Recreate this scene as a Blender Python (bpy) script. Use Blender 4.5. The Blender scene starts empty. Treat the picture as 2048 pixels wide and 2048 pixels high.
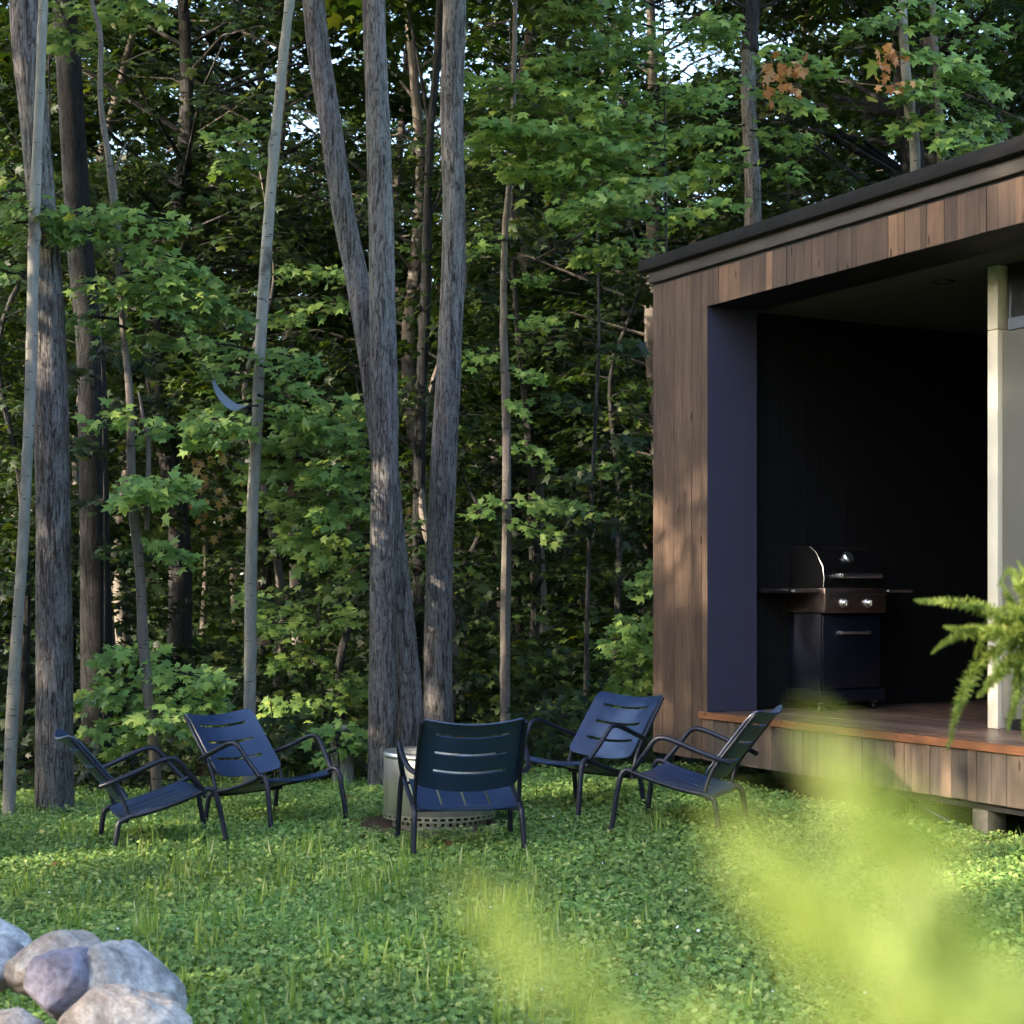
import bpy, bmesh, math, random
import numpy as np
from mathutils import Vector, Matrix, noise

# ------------------------------------------------------------------ camera, sky, sun, exposure
SC = bpy.context.scene
COL = SC.collection
F = 3300.0            # focal length in pixels of the 2048 px wide photograph
EYE = 1.4
HZ = 1187.0
cam_d = bpy.data.cameras.new('camera')
cam = bpy.data.objects.new('camera', cam_d); COL.objects.link(cam)
cam.location = (0, 0, EYE); cam.rotation_euler = (math.pi/2, 0, 0)
cam_d.sensor_width = 36; cam_d.lens = 36*F/2048
cam_d.shift_y = (HZ-1024)/2048
cam_d.clip_start = 0.02; cam_d.clip_end = 600
cam_d.dof.use_dof = True; cam_d.dof.focus_distance = 10.5; cam_d.dof.aperture_fstop = 7.0
SC.camera = cam

SUN_TO = Vector((-0.80, -0.42, 0.42)).normalized()      # direction towards the sun
sun_el = math.asin(SUN_TO.z)
w = bpy.data.worlds.new("World"); SC.world = w; w.use_nodes = True
nt = w.node_tree; nt.nodes.clear()
sky = nt.nodes.new('ShaderNodeTexSky'); sky.sky_type = 'NISHITA'; sky.sun_disc = False
sky.sun_elevation = sun_el; sky.sun_rotation = math.atan2(SUN_TO.x, SUN_TO.y)
sky.air_density = 1.0; sky.dust_density = 2.2; sky.ozone_density = 1.2
bg = nt.nodes.new('ShaderNodeBackground'); bg.inputs['Strength'].default_value = 0.15
wo = nt.nodes.new('ShaderNodeOutputWorld')
nt.links.new(sky.outputs[0], bg.inputs[0]); nt.links.new(bg.outputs[0], wo.inputs[0])
sl = bpy.data.lights.new('sun', 'SUN'); sl.energy = 2.2; sl.angle = math.radians(0.8); sl.color = (1.0, 0.83, 0.62)
so = bpy.data.objects.new('sun', sl); COL.objects.link(so)
so.rotation_euler = SUN_TO.to_track_quat('Z', 'Y').to_euler()
SC.view_settings.view_transform = 'Standard'; SC.view_settings.look = 'None'
SC.view_settings.exposure = 2.88; SC.view_settings.gamma = 1
SC.render.engine = 'CYCLES'
SC.cycles.max_bounces = 5; SC.cycles.diffuse_bounces = 2; SC.cycles.glossy_bounces = 3
SC.cycles.use_adaptive_sampling = True; SC.cycles.adaptive_threshold = 0.03; SC.cycles.transmission_bounces = 3; SC.cycles.transparent_max_bounces = 8
SC.cycles.sample_clamp_indirect = 4
SC.cycles.use_denoising = True

# ------------------------------------------------------------------ helpers
def at(px, py, z):
    """world point seen at photograph pixel (px, py), z metres in front of the camera"""
    return Vector(((px-1024)*z/F, z, EYE-(py-HZ)*z/F))
def gz(x, y):
    return 0.035*max(-6, min(.8, x)) + 0.012*math.sin(x*1.7+y*0.6) + 0.01*math.sin(y*1.3-x*0.5)

def tag(o, label=None, cat=None, group=None, kind=None):
    if label: o['label'] = label
    if cat: o['category'] = cat
    if group: o['group'] = group
    if kind: o['kind'] = kind
    return o
def empty(name, loc, rz=0.0):
    o = bpy.data.objects.new(name, None); COL.objects.link(o)
    o.location = loc; o.rotation_euler = (0, 0, rz); o.empty_display_size = 0.1
    return o
def link(name, me, mat, parent=None):
    o = bpy.data.objects.new(name, me); COL.objects.link(o)
    if mat is not None and len(me.materials) == 0: me.materials.append(mat)
    if parent is not None: o.parent = parent
    return o
def copy_tree(o, parent=None):
    c = o.copy(); COL.objects.link(c); c.parent = parent
    for ch in list(o.children): copy_tree(ch, c)
    return c

class MB:
    def __init__(s): s.v = []; s.f = []
    def add(s, vs, fs):
        b = len(s.v); s.v += [tuple(p) for p in vs]; s.f += [tuple(i+b for i in f) for f in fs]
    def box(s, x0, x1, y0, y1, z0, z1, M=None, bev=0):
        if bev > 0:
            bm = bmesh.new()
            bmesh.ops.create_cube(bm, size=1)
            for v in bm.verts:
                v.co = Vector(((x0+x1)/2+v.co.x*(x1-x0), (y0+y1)/2+v.co.y*(y1-y0), (z0+z1)/2+v.co.z*(z1-z0)))
            bmesh.ops.bevel(bm, geom=list(bm.edges), offset=bev, segments=2, affect='EDGES', profile=0.5)
            bm.verts.ensure_lookup_table(); bm.verts.index_update()
            s.add([(M @ v.co if M else v.co) for v in bm.verts], [[v.index for v in f.verts] for f in bm.faces]); bm.free()
            return s
        vs = [Vector(p) for p in [(x0,y0,z0),(x1,y0,z0),(x1,y1,z0),(x0,y1,z0),(x0,y0,z1),(x1,y0,z1),(x1,y1,z1),(x0,y1,z1)]]
        if M: vs = [M @ p for p in vs]
        s.add(vs, [(0,3,2,1),(4,5,6,7),(0,1,5,4),(1,2,6,5),(2,3,7,6),(3,0,4,7)]); return s
    def tube(s, pts, rad, seg=10, cap=True, rfun=None, flat=1.0):
        pts = [Vector(p) for p in pts]; n = len(pts)
        if not hasattr(rad, '__len__'): rad = [rad]*n
        vs = []; up = None
        for i, p in enumerate(pts):
            t = (pts[min(i+1, n-1)]-pts[max(i-1, 0)]).normalized()
            if up is None:
                a = Vector((1,0,0)) if abs(t.x) < 0.8 else Vector((0,1,0))
                up = (a - t*a.dot(t)).normalized()
            else:
                up = (up - t*up.dot(t)).normalized()
            sd = t.cross(up)
            for k in range(seg):
                th = 2*math.pi*k/seg
                r = rad[i]*(rfun(th, p, i) if rfun else 1)
                vs.append(p + up*(math.cos(th)*r) + sd*(math.sin(th)*r*flat))
        fs = []
        for i in range(n-1):
            for k in range(seg):
                k2 = (k+1) % seg
                fs.append((i*seg+k, i*seg+k2, (i+1)*seg+k2, (i+1)*seg+k))
        if cap:
            fs.append(tuple(reversed(range(seg)))); fs.append(tuple((n-1)*seg+k for k in range(seg)))
        s.add(vs, fs); return s
    def lathe(s, prof, seg=48, c=(0,0,0)):
        vs = []
        for r, z in prof:
            for k in range(seg):
                th = 2*math.pi*k/seg
                vs.append((c[0]+r*math.cos(th), c[1]+r*math.sin(th), c[2]+z))
        fs = []
        for i in range(len(prof)-1):
            for k in range(seg):
                k2 = (k+1) % seg
                fs.append((i*seg+k, i*seg+k2, (i+1)*seg+k2, (i+1)*seg+k))
        s.add(vs, fs); return s
    def build(s, name, mat, parent=None, smooth=True, ang=40):
        me = bpy.data.meshes.new(name); me.from_pydata([tuple(v) for v in s.v], [], s.f); me.update()
        if smooth:
            me.polygons.foreach_set('use_smooth', [True]*len(me.polygons))
            try: me.set_sharp_from_angle(angle=math.radians(ang))
            except Exception: pass
        return link(name, me, mat, parent)

def np_mesh(name, V, T, smooth=False):
    me = bpy.data.meshes.new(name)
    V = np.ascontiguousarray(V, dtype=np.float32); T = np.ascontiguousarray(T, dtype=np.int32)
    me.vertices.add(len(V)); me.vertices.foreach_set('co', V.ravel())
    me.loops.add(T.size); me.loops.foreach_set('vertex_index', T.ravel())
    me.polygons.add(len(T)); me.polygons.foreach_set('loop_start', np.arange(0, T.size, T.shape[1], dtype=np.int32))
    if smooth: me.polygons.foreach_set('use_smooth', np.ones(len(T), dtype=bool))
    me.update(calc_edges=True); return me

def smooth_path(pts, m=6):
    P = [Vector(p) for p in pts]; out = []
    for i in range(len(P)-1):
        p0 = P[max(i-1, 0)]; p1 = P[i]; p2 = P[i+1]; p3 = P[min(i+2, len(P)-1)]
        for k in range(m):
            t = k/m
            out.append(0.5*((2*p1)+(p2-p0)*t+(2*p0-5*p1+4*p2-p3)*t*t+(3*p1-p0-3*p2+p3)*t**3))
    out.append(P[-1]); return out

# ------------------------------------------------------------------ materials
def mat(name):
    m = bpy.data.materials.new(name); m.use_nodes = True
    n = m.node_tree; n.nodes.clear()
    out = n.nodes.new('ShaderNodeOutputMaterial'); return m, n, out
def N(n, t, **kw):
    x = n.nodes.new(t)
    for k, v in kw.items(): setattr(x, k, v)
    return x
def ramp(n, fac, stops):
    r = N(n, 'ShaderNodeValToRGB'); e = r.color_ramp.elements
    while len(e) < len(stops): e.new(0.5)
    for i, (p, c) in enumerate(stops):
        e[i].position = p; e[i].color = (*c, 1)
    n.links.new(fac, r.inputs[0]); return r.outputs[0]
def noise_tex(n, vec, scale, detail=4, rough=0.55, dist=0.0):
    t = N(n, 'ShaderNodeTexNoise'); t.inputs['Scale'].default_value = scale
    t.inputs['Detail'].default_value = detail; t.inputs['Roughness'].default_value = rough
    t.inputs['Distortion'].default_value = dist
    if vec is not None: n.links.new(vec, t.inputs['Vector'])
    return t
def mapping(n, src, scale):
    m = N(n, 'ShaderNodeMapping'); m.inputs['Scale'].default_value = scale
    n.links.new(src, m.inputs['Vector']); return m.outputs[0]
def bump(n, h, strength, dist=0.01):
    b = N(n, 'ShaderNodeBump'); b.inputs['Strength'].default_value = strength; b.inputs['Distance'].default_value = dist
    n.links.new(h, b.inputs['Height']); return b.outputs[0]
def mixc(n, fac, a, b, mode='MIX'):
    m = N(n, 'ShaderNodeMix', data_type='RGBA', blend_type=mode)
    for inp, v in ((m.inputs[0], fac), (m.inputs[6], a), (m.inputs[7], b)):
        if isinstance(v, (int, float)): inp.default_value = v
        elif isinstance(v, tuple): inp.default_value = (*v, 1)
        else: n.links.new(v, inp)
    return m.outputs[2]
def pbsdf(n, out, color, rough=0.6, metal=0.0, normal=None, spec=0.5, coat=0.0):
    p = N(n, 'ShaderNodeBsdfPrincipled')
    for k, v in (('Base Color', color), ('Roughness', rough), ('Metallic', metal)):
        if isinstance(v, tuple): p.inputs[k].default_value = (*v, 1)
        elif isinstance(v, (int, float)): p.inputs[k].default_value = v
        else: n.links.new(v, p.inputs[k])
    p.inputs['Specular IOR Level'].default_value = spec
    if coat: p.inputs['Coat Weight'].default_value = coat; p.inputs['Coat Roughness'].default_value = 0.15
    if normal is not None: n.links.new(normal, p.inputs['Normal'])
    if out is not None: n.links.new(p.outputs[0], out.inputs[0])
    return p

def leaf_mat(name, cols, trans=0.35, rough=0.5, spec=0.35):
    m, n, out = mat(name)
    g = N(n, 'ShaderNodeNewGeometry'); oi = N(n, 'ShaderNodeObjectInfo')
    c = ramp(n, g.outputs['Random Per Island'], cols)
    tc = N(n, 'ShaderNodeTexCoord')
    big = noise_tex(n, g.outputs['Position'], 0.55, 2)
    hsv = N(n, 'ShaderNodeHueSaturation'); n.links.new(c, hsv.inputs['Color'])
    mr = N(n, 'ShaderNodeMapRange'); mr.inputs[1].default_value = 0.3; mr.inputs[2].default_value = 0.7
    mr.inputs[3].default_value = 0.65; mr.inputs[4].default_value = 1.35
    n.links.new(big.outputs[0], mr.inputs[0]); n.links.new(mr.outputs[0], hsv.inputs['Value'])
    p = pbsdf(n, None, hsv.outputs[0], rough, spec=spec)
    t = N(n, 'ShaderNodeBsdfTranslucent')
    c2 = mixc(n, 1.0, hsv.outputs[0], (1.25, 1.2, 0.45), 'MULTIPLY'); n.links.new(c2, t.inputs[0])
    mx = N(n, 'ShaderNodeMixShader'); mx.inputs[0].default_value = trans
    n.links.new(p.outputs[0], mx.inputs[1]); n.links.new(t.outputs[0], mx.inputs[2]); n.links.new(mx.outputs[0], out.inputs[0])
    return m
M = {}
M['leaf'] = leaf_mat('maple_leaf', [(0, (.085,.165,.042)), (.5, (.145,.25,.06)), (.85, (.215,.33,.078)), (1, (.34,.42,.10))])
M['leaf_shaded'] = leaf_mat('shaded_leaf', [(0, (.009,.024,.007)), (.5, (.018,.042,.010)), (.85, (.036,.070,.013)), (1, (.080,.10,.016))])  # darker copy of the maple leaf, forest shade put into the colour
M['leaf_brown'] = leaf_mat('brown_leaf', [(0, (.09,.05,.018)), (.5, (.17,.10,.03)), (1, (.26,.17,.05))], 0.3, 0.7)
M['leaf_dead'] = leaf_mat('dead_leaf', [(0, (.30,.12,.04)), (.5, (.50,.24,.09)), (1, (.65,.42,.22))], 0.3, 0.7)
M['clover'] = leaf_mat('ground_leaf', [(0, (.105,.205,.052)), (.45, (.195,.33,.085)), (.85, (.30,.435,.11)), (1, (.48,.51,.19))], 0.25, 0.55, 0.3)
M['blade'] = leaf_mat('grass_blade', [(0, (.16,.28,.05)), (.5, (.28,.42,.08)), (.85, (.45,.56,.15)), (1, (.66,.66,.38))], 0.35, 0.5, 0.3)
M['fern'] = leaf_mat('foxtail_fern', [(0, (.10,.16,.03)), (.6, (.20,.28,.055)), (1, (.40,.46,.13))], 0.4, 0.55, 0.3)
M['fern_pale'] = leaf_mat('pale_fern', [(0, (.33,.43,.11)), (.6, (.43,.53,.16)), (1, (.58,.66,.29))], 0.45, 0.6, 0.2)

def bark(name, base, dark, light, kind='groove'):
    m, n, out = mat(name)
    tc = N(n, 'ShaderNodeTexCoord')
    o = tc.outputs['Object']
    if kind == 'groove':
        v = mapping(n, o, (38, 38, 3.6)); a = noise_tex(n, v, 1.0, 7, 0.66, 0.9)
        v2 = mapping(n, o, (55, 55, 26)); b = noise_tex(n, v2, 1.0, 6, 0.65)
        h = mixc(n, 0.3, a.outputs[0], b.outputs[0])
        c = ramp(n, a.outputs[0], [(0.38, dark), (0.44, base), (0.66, light)])
        wv = noise_tex(n, mapping(n, o, (27, 27, 3.2)), 1.0, 4, 0.55, 0.8)
        cr = ramp(n, wv.outputs[0], [(0.465, (1,1,1)), (0.493, (.36,.33,.31)), (0.507, (.36,.33,.31)), (0.535, (1.08,1.08,1.08))])
        pl = noise_tex(n, mapping(n, o, (20, 20, 30)), 1.0, 3, 0.5, .4)
        cr = mixc(n, ramp(n, pl.outputs[0], [(0.66, (0,0,0)), (0.70, (.6,.6,.6))]), cr, (.3,.27,.25))
        c = mixc(n, 1.0, c, cr, 'MULTIPLY')
        fine = ramp(n, b.outputs[0], [(0.3, (.55,.55,.55)), (0.7, (1.25,1.25,1.25))])
        c = mixc(n, 1.0, c, fine, 'MULTIPLY')
        h = mixc(n, 0.6, h, cr); nb = bump(n, h, 0.65, 0.03)
    else:
        v = mapping(n, o, (14, 14, 60)); a = noise_tex(n, v, 1.0, 3, 0.5)
        v2 = mapping(n, o, (20, 20, 6)); b = noise_tex(n, v2, 1.0, 6, 0.65, 0.4)
        v3 = mapping(n, o, (3, 3, 2.2)); k = noise_tex(n, v3, 1.0, 4, 0.6)
        c = ramp(n, b.outputs[0], [(0.3, base), (0.62, light)])
        c = mixc(n, ramp(n, a.outputs[0], [(0.64, (0,0,0)), (0.70, (1,1,1))]), c, dark)
        c = mixc(n, ramp(n, k.outputs[0], [(0.62, (0,0,0)), (0.72, (.8,.8,.8))]), c, dark)
        h = mixc(n, 0.5, a.outputs[0], b.outputs[0]); nb = bump(n, h, 0.5, 0.008)
    mo = noise_tex(n, mapping(n, o, (1.5, 1.5, .5)), 1.0, 3)
    c = mixc(n, ramp(n, mo.outputs[0], [(0.4, (0,0,0)), (0.7, (.55,.55,.55))]), c, mixc(n, 1.0, c, (.8, 1.0, .75), 'MULTIPLY'))
    pbsdf(n, out, c, 0.85, normal=nb, spec=0.25); return m
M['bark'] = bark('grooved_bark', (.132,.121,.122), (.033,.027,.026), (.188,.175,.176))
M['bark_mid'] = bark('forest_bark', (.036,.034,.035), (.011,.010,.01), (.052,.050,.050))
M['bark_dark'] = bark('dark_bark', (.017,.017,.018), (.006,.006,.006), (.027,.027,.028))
M['birch'] = bark('pale_bark', (.17,.16,.145), (.045,.036,.03), (.27,.255,.23), 'birch')
M['birch_mid'] = bark('pale_bark_worn', (.095,.08,.072), (.028,.022,.018), (.15,.13,.118), 'birch')

def simple(name, col, rough=0.5, metal=0.0, nscale=30, var=0.15, bmp=0.05, coat=0.0, spec=0.5):
    m, n, out = mat(name); tc = N(n, 'ShaderNodeTexCoord')
    t = noise_tex(n, tc.outputs['Object'], nscale, 5)
    lo = tuple(c*(1-var) for c in col); hi = tuple(min(1, c*(1+var)) for c in col)
    c = ramp(n, t.outputs[0], [(0.3, lo), (0.7, hi)])
    rr = N(n, 'ShaderNodeMapRange'); rr.inputs[3].default_value = max(0.02, rough-0.08); rr.inputs[4].default_value = rough+0.1
    n.links.new(t.outputs[0], rr.inputs[0])
    pbsdf(n, out, c, rr.outputs[0], metal, bump(n, t.outputs[0], bmp, 0.002), coat=coat, spec=spec); return m
M['chair'] = simple('dark_blue_powdercoat', (.022,.046,.112), 0.36, 0, 60, 0.1, 0.02, 0.1)
M['frame'] = simple('black_blue_tube', (.008,.011,.026), 0.42, 0, 60, 0.1, 0.02, 0.0)
M['foot'] = simple('black_rubber', (.02,.02,.02), 0.7)
M['enamel'] = simple('navy_enamel', (.005,.007,.013), 0.36, 0, 4, 0.1, 0.0, 0.1)
M['gblack'] = simple('black_metal', (.006,.006,.007), 0.3, 0, 4, 0.1, 0.0, 0.2)
M['chrome'] = simple('polished_steel', (.85,.84,.82), 0.32, 1.0, 10, 0.05, 0.01)
M['panel'] = simple('bronzed_steel', (.60,.45,.36), 0.34, 1.0, 15, 0.15, 0.01)
M['jamb'] = simple('dark_blue_trim', (.046,.045,.078), 0.6, 0, 8, 0.06, 0.02)
M['black'] = simple('black_stain', (.003,.003,.004), 0.6, 0, 8, 0.2, 0.02)
M['ceiling'] = simple('grey_soffit', (.085,.08,.068), 0.85, 0, 8, 0.06, 0.02)
M['post'] = simple('cream_paint', (.74,.69,.55), 0.5, 0, 5, 0.08, 0.02)
M['fascia'] = simple('bronze_flashing', (.058,.047,.039), 0.55, 0.1, 5, 0.25, 0.15)
M['roof'] = simple('black_membrane', (.003,.003,.0035), 0.9, 0, 12, 0.3, 0.2)
M['pot'] = simple('charcoal_planter', (.06,.06,.06), 0.7)
M['slide'] = simple('grey_painted_panel', (.125,.125,.105), 0.6, 0, 3, 0.08, 0.02)
M['concrete'] = simple('grey_footing', (.09,.08,.07), 0.85, 0, 25, 0.3, 0.3)

def wood(name, cols, grain=(110, 110, 4), rough=0.66, axis_noise=0.28, bmp=.25):
    m, n, out = mat(name); tc = N(n, 'ShaderNodeTexCoord'); g = N(n, 'ShaderNodeNewGeometry')
    c = ramp(n, g.outputs['Random Per Island'], cols)
    # shift the grain from board to board
    add = N(n, 'ShaderNodeVectorMath', operation='ADD'); n.links.new(tc.outputs['Object'], add.inputs[0])
    cb = N(n, 'ShaderNodeCombineXYZ'); mu = N(n, 'ShaderNodeMath', operation='MULTIPLY'); mu.inputs[1].default_value = 37
    n.links.new(g.outputs['Random Per Island'], mu.inputs[0])
    for i in range(3): n.links.new(mu.outputs[0], cb.inputs[i])
    n.links.new(cb.outputs[0], add.inputs[1])
    t = noise_tex(n, mapping(n, add.outputs[0], grain), 1.0, 5, 0.6, 0.5)
    t2 = noise_tex(n, mapping(n, add.outputs[0], (grain[0]*.1, grain[1]*.1, max(grain)*.016)), 1.0, 4, 0.6)
    gr = ramp(n, t.outputs[0], [(0.3, (1-axis_noise,)*3), (0.7, (1+axis_noise*.6,)*3)])
    c = mixc(n, 1.0, c, gr, 'MULTIPLY')
    wv = ramp(n, t2.outputs[0], [(0.35, (.75,.73,.73)), (0.65, (1.15,1.1,1.05))])
    c = mixc(n, 1.0, c, wv, 'MULTIPLY')
    vo = N(n, 'ShaderNodeTexVoronoi'); vo.inputs['Scale'].default_value = 1.0
    n.links.new(mapping(n, add.outputs[0], (9, 9, 2.2)), vo.inputs['Vector'])
    kn = ramp(n, vo.outputs['Distance'], [(0.055, (.25,.2,.18)), (0.10, (1,1,1))])
    c = mixc(n, 1.0, c, kn, 'MULTIPLY')
    pbsdf(n, out, c, rough, normal=bump(n, t.outputs[0], bmp, 0.003), spec=0.3); return m
M['clad'] = wood('weathered_cedar', [(0, (.090,.062,.047)), (.5, (.105,.072,.053)), (.84, (.12,.081,.058)), (.92, (.19,.115,.072)), (1, (.30,.185,.11))])
M['skirt'] = wood('grey_weathered_boards', [(0, (.085,.072,.06)), (.5, (.11,.092,.075)), (.9, (.15,.115,.085)), (1, (.2,.14,.10))])
M['edge'] = wood('orange_deck_board', [(0, (.20,.088,.043)), (1, (.30,.135,.065))], (4, 90, 90), 0.5)
M['deck'] = wood('dark_deck_board', [(0, (.10,.065,.05)), (.5, (.15,.10,.075)), (1, (.22,.15,.12))], (4, 80, 80), 0.35)
M['darkclad'] = wood('black_cladding', [(0, (.0015,.0015,.002)), (1, (.0025,.0025,.003))], (90, 90, 3), 0.8)
# glass
m, n, out = mat('window_glass'); M['glass'] = m
pbsdf(n, out, (.012,.016,.014), 0.04, spec=0.8)
# brushed steel of the fire pit
m, n, out = mat('brushed_stainless'); M['steel'] = m
tc = N(n, 'ShaderNodeTexCoord'); t = noise_tex(n, mapping(n, tc.outputs['Object'], (14, 14, .6)), 1.0, 4)
pbsdf(n, out, ramp(n, t.outputs[0], [(0.3, (.70,.67,.58)), (0.7, (.92,.89,.80))]), 0.30, 0.85, bump(n, t.outputs[0], .25, .01))
# rocks
def rock_mat(name, a, b, c, sc=9):
    m, n, out = mat(name); tc = N(n, 'ShaderNodeTexCoord')
    t = noise_tex(n, tc.outputs['Object'], sc, 8, 0.62, 0.6); t2 = noise_tex(n, tc.outputs['Object'], sc*8, 6, .7)
    col = ramp(n, t.outputs[0], [(0.34, a), (0.5, b), (0.66, c)])
    col = mixc(n, 1.0, col, ramp(n, t2.outputs[0], [(0.3, (.5,.5,.5)), (0.7, (1.3,1.3,1.3))]), 'MULTIPLY')
    pbsdf(n, out, col, 0.85, normal=bump(n, mixc(n, .5, t.outputs[0], t2.outputs[0]), .8, .02), spec=.3); return m
M['rock_white'] = rock_mat('pale_rock', (.40,.39,.38), (.56,.55,.54), (.72,.71,.70))
M['rock_grey'] = rock_mat('grey_rock', (.16,.165,.17), (.40,.395,.39), (.66,.64,.62), 6)
M['rock_purple'] = rock_mat('purple_rock', (.17,.155,.19), (.27,.25,.31), (.36,.34,.41), 5)
M['rock_beige'] = rock_mat('beige_rock', (.26,.21,.175), (.44,.39,.345), (.62,.58,.54), 8)
# ground
m, n, out = mat('soil_and_litter'); M['ground'] = m
g = N(n, 'ShaderNodeNewGeometry'); sx = N(n, 'ShaderNodeSeparateXYZ'); n.links.new(g.outputs['Position'], sx.inputs[0])
t1 = noise_tex(n, g.outputs['Position'], 14, 8, .7); t2 = noise_tex(n, g.outputs['Position'], 0.8, 4)
lawn = ramp(n, t1.outputs[0], [(0.3, (.025,.05,.018)), (0.5, (.05,.095,.03)), (0.7, (.09,.14,.05))])
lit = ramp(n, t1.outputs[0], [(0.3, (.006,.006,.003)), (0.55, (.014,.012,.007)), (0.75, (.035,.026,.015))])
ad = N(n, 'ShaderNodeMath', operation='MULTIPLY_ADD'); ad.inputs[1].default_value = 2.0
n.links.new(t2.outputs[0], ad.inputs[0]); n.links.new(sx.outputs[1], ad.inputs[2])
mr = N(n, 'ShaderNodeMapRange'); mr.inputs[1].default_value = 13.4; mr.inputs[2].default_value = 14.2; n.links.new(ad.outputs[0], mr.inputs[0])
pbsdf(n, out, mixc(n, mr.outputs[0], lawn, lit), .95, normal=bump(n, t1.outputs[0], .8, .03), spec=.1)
m, n, out = mat('bare_dirt'); M['dirt'] = m
tc = N(n, 'ShaderNodeTexCoord'); t = noise_tex(n, tc.outputs['Object'], 18, 8, .7)
pbsdf(n, out, ramp(n, t.outputs[0], [(0.3, (.05,.035,.025)), (0.55, (.12,.085,.06)), (0.75, (.22,.16,.11))]), .95, normal=bump(n, t.outputs[0], .8, .03), spec=.1)

# ------------------------------------------------------------------ ground
xs = np.concatenate([np.linspace(-90, -8, 14), np.linspace(-7.5, 7.5, 61), np.linspace(8, 90, 14)])
ys = np.concatenate([np.linspace(-40, 1, 12), np.linspace(1.5, 20, 75), np.linspace(21, 130, 22)])
V = [(x, y, gz(x, y)) for y in ys for x in xs]; nx = len(xs)
Tq = [(j*nx+i, j*nx+i+1, (j+1)*nx+i+1, (j+1)*nx+i) for j in range(len(ys)-1) for i in range(nx-1)]
me = np_mesh('ground', np.array(V), np.array(Tq), True)
tag(link('ground', me, M['ground']), kind='structure')

# ------------------------------------------------------------------ leaves
MAPLE = np.array([(0,.38,0),(0,0,.0),(.40,.06,-.10),(.24,.27,-.03),(.53,.60,-.14),(.19,.56,-.04),(0,1.0,-.10),(-.19,.56,-.04),(-.53,.60,-.14),(-.24,.27,-.03),(-.40,.06,-.10)], dtype=np.float32)
MAPLE_T = np.array([(0,i,i % 10+1) for i in range(1, 11)])
OVAL = np.array([(0,0,0),(.3,.3,.05),(.26,.75,.03),(0,1,-.06),(-.26,.75,.03),(-.3,.3,.05)], dtype=np.float32)
OVAL_T = np.array([(0,1,5),(1,2,5),(2,4,5),(2,3,4)])
def nrm(a): return a/np.maximum(1e-9, np.linalg.norm(a, axis=1, keepdims=True))
def leaves(P, Nn, H, S, tmpl=MAPLE, tris=MAPLE_T):
    P = np.asarray(P, dtype=np.float64); Nn = nrm(np.asarray(Nn, dtype=np.float64)); H = np.asarray(H, dtype=np.float64)
    Y = nrm(H - Nn*np.sum(H*Nn, axis=1, keepdims=True)); X = np.cross(Y, Nn)
    S = np.asarray(S)[:, None, None]
    V = P[:, None, :] + S*(tmpl[None, :, 0:1]*X[:, None, :] + tmpl[None, :, 1:2]*Y[:, None, :] + tmpl[None, :, 2:3]*Nn[:, None, :])
    k = len(tmpl); n = len(P)
    T = (tris[None] + (np.arange(n)*k)[:, None, None]).reshape(-1, 3)
    return V.reshape(-1, 3), T
def leaf_mesh(name, LP, LN, LH, LS, tmpl=MAPLE, tris=MAPLE_T):
    V, T = leaves(np.concatenate(LP), np.concatenate(LN), np.concatenate(LH), np.concatenate(LS), tmpl, tris)
    return np_mesh(name, V, T)

class Foliage:
    def __init__(s, seed):
        s.r = np.random.default_rng(seed); s.P = []; s.N = []; s.H = []; s.S = []; s.tw = MB()
    def spray(s, a, b, width, n, size, tilt=(0, -.55, 0), thick=.05, twr=.008, arch=.08, pairs=4):
        r = s.r; a = np.array(a, dtype=float); b = np.array(b, dtype=float); d = b-a; L = np.linalg.norm(d); d /= L
        side = np.cross(d, (0, 0, 1.0)); side /= max(1e-6, np.linalg.norm(side))
        up = np.array((0, 0, 1.0))
        def path(t): return a + d*L*t + up*(arch*L*np.sin(math.pi*t)*1.0)
        t = r.beta(1.7, 1.15, n); thick = thick*.8
        u = r.uniform(-1, 1, n)*width*np.sin(math.pi*(.12+.78*t))**.8
        zz = r.normal(0, thick, n) - .22*np.abs(u)
        P = a[None] + d[None]*(L*t)[:, None] + up[None]*(arch*L*np.sin(math.pi*t))[:, None] + side[None]*u[:, None] + up[None]*zz[:, None]
        H = d[None]*.7 + side[None]*(np.sign(u)*.8)[:, None] + r.normal(0, .45, (n, 3))
        Nn = np.tile(up + np.array(tilt), (n, 1)) + r.normal(0, .38, (n, 3))
        s.P.append(P); s.N.append(Nn); s.H.append(H); s.S.append(size*r.uniform(.45, 1.3, n))
        s.tw.tube([path(q) for q in (0, .3, .6, .85, 1)], [twr*1.6, twr*1.2, twr*.8, twr*.5, twr*.25], 5, False)
        for k in range(pairs):
            q = .2+.7*k/pairs
            for sg in (-1, 1):
                p0 = path(q); p1 = p0 + side*sg*width*.7*math.sin(math.pi*(.12+.78*q)) + d*.25*L/pairs*2 - up*.12*width
                s.tw.tube([p0, (p0+p1)/2+up*.02, p1], [twr*.5, twr*.4, twr*.15], 4, False)
    def crown(s, name='crown', lm=None):
        V, T = leaves(np.concatenate(s.P), np.concatenate(s.N), np.concatenate(s.H), np.concatenate(s.S))
        if s.tw.v:
            sv = np.array([tuple(map(float, v)) for v in s.tw.v]); q = np.array([f for f in s.tw.f])
            t2 = np.concatenate([q[:, [0, 1, 2]], q[:, [0, 2, 3]]])+len(V)
            me = np_mesh(name, np.concatenate([V, sv]), np.concatenate([T, t2]))
            mi = np.zeros(len(T)+len(t2), dtype=np.int32); mi[len(T):] = 1
            me.materials.append(lm); me.materials.append(M['bark_dark']); me.polygons.foreach_set('material_index', mi)
        else:
            me = np_mesh(name, V, T); me.materials.append(lm)
        return me

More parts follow.
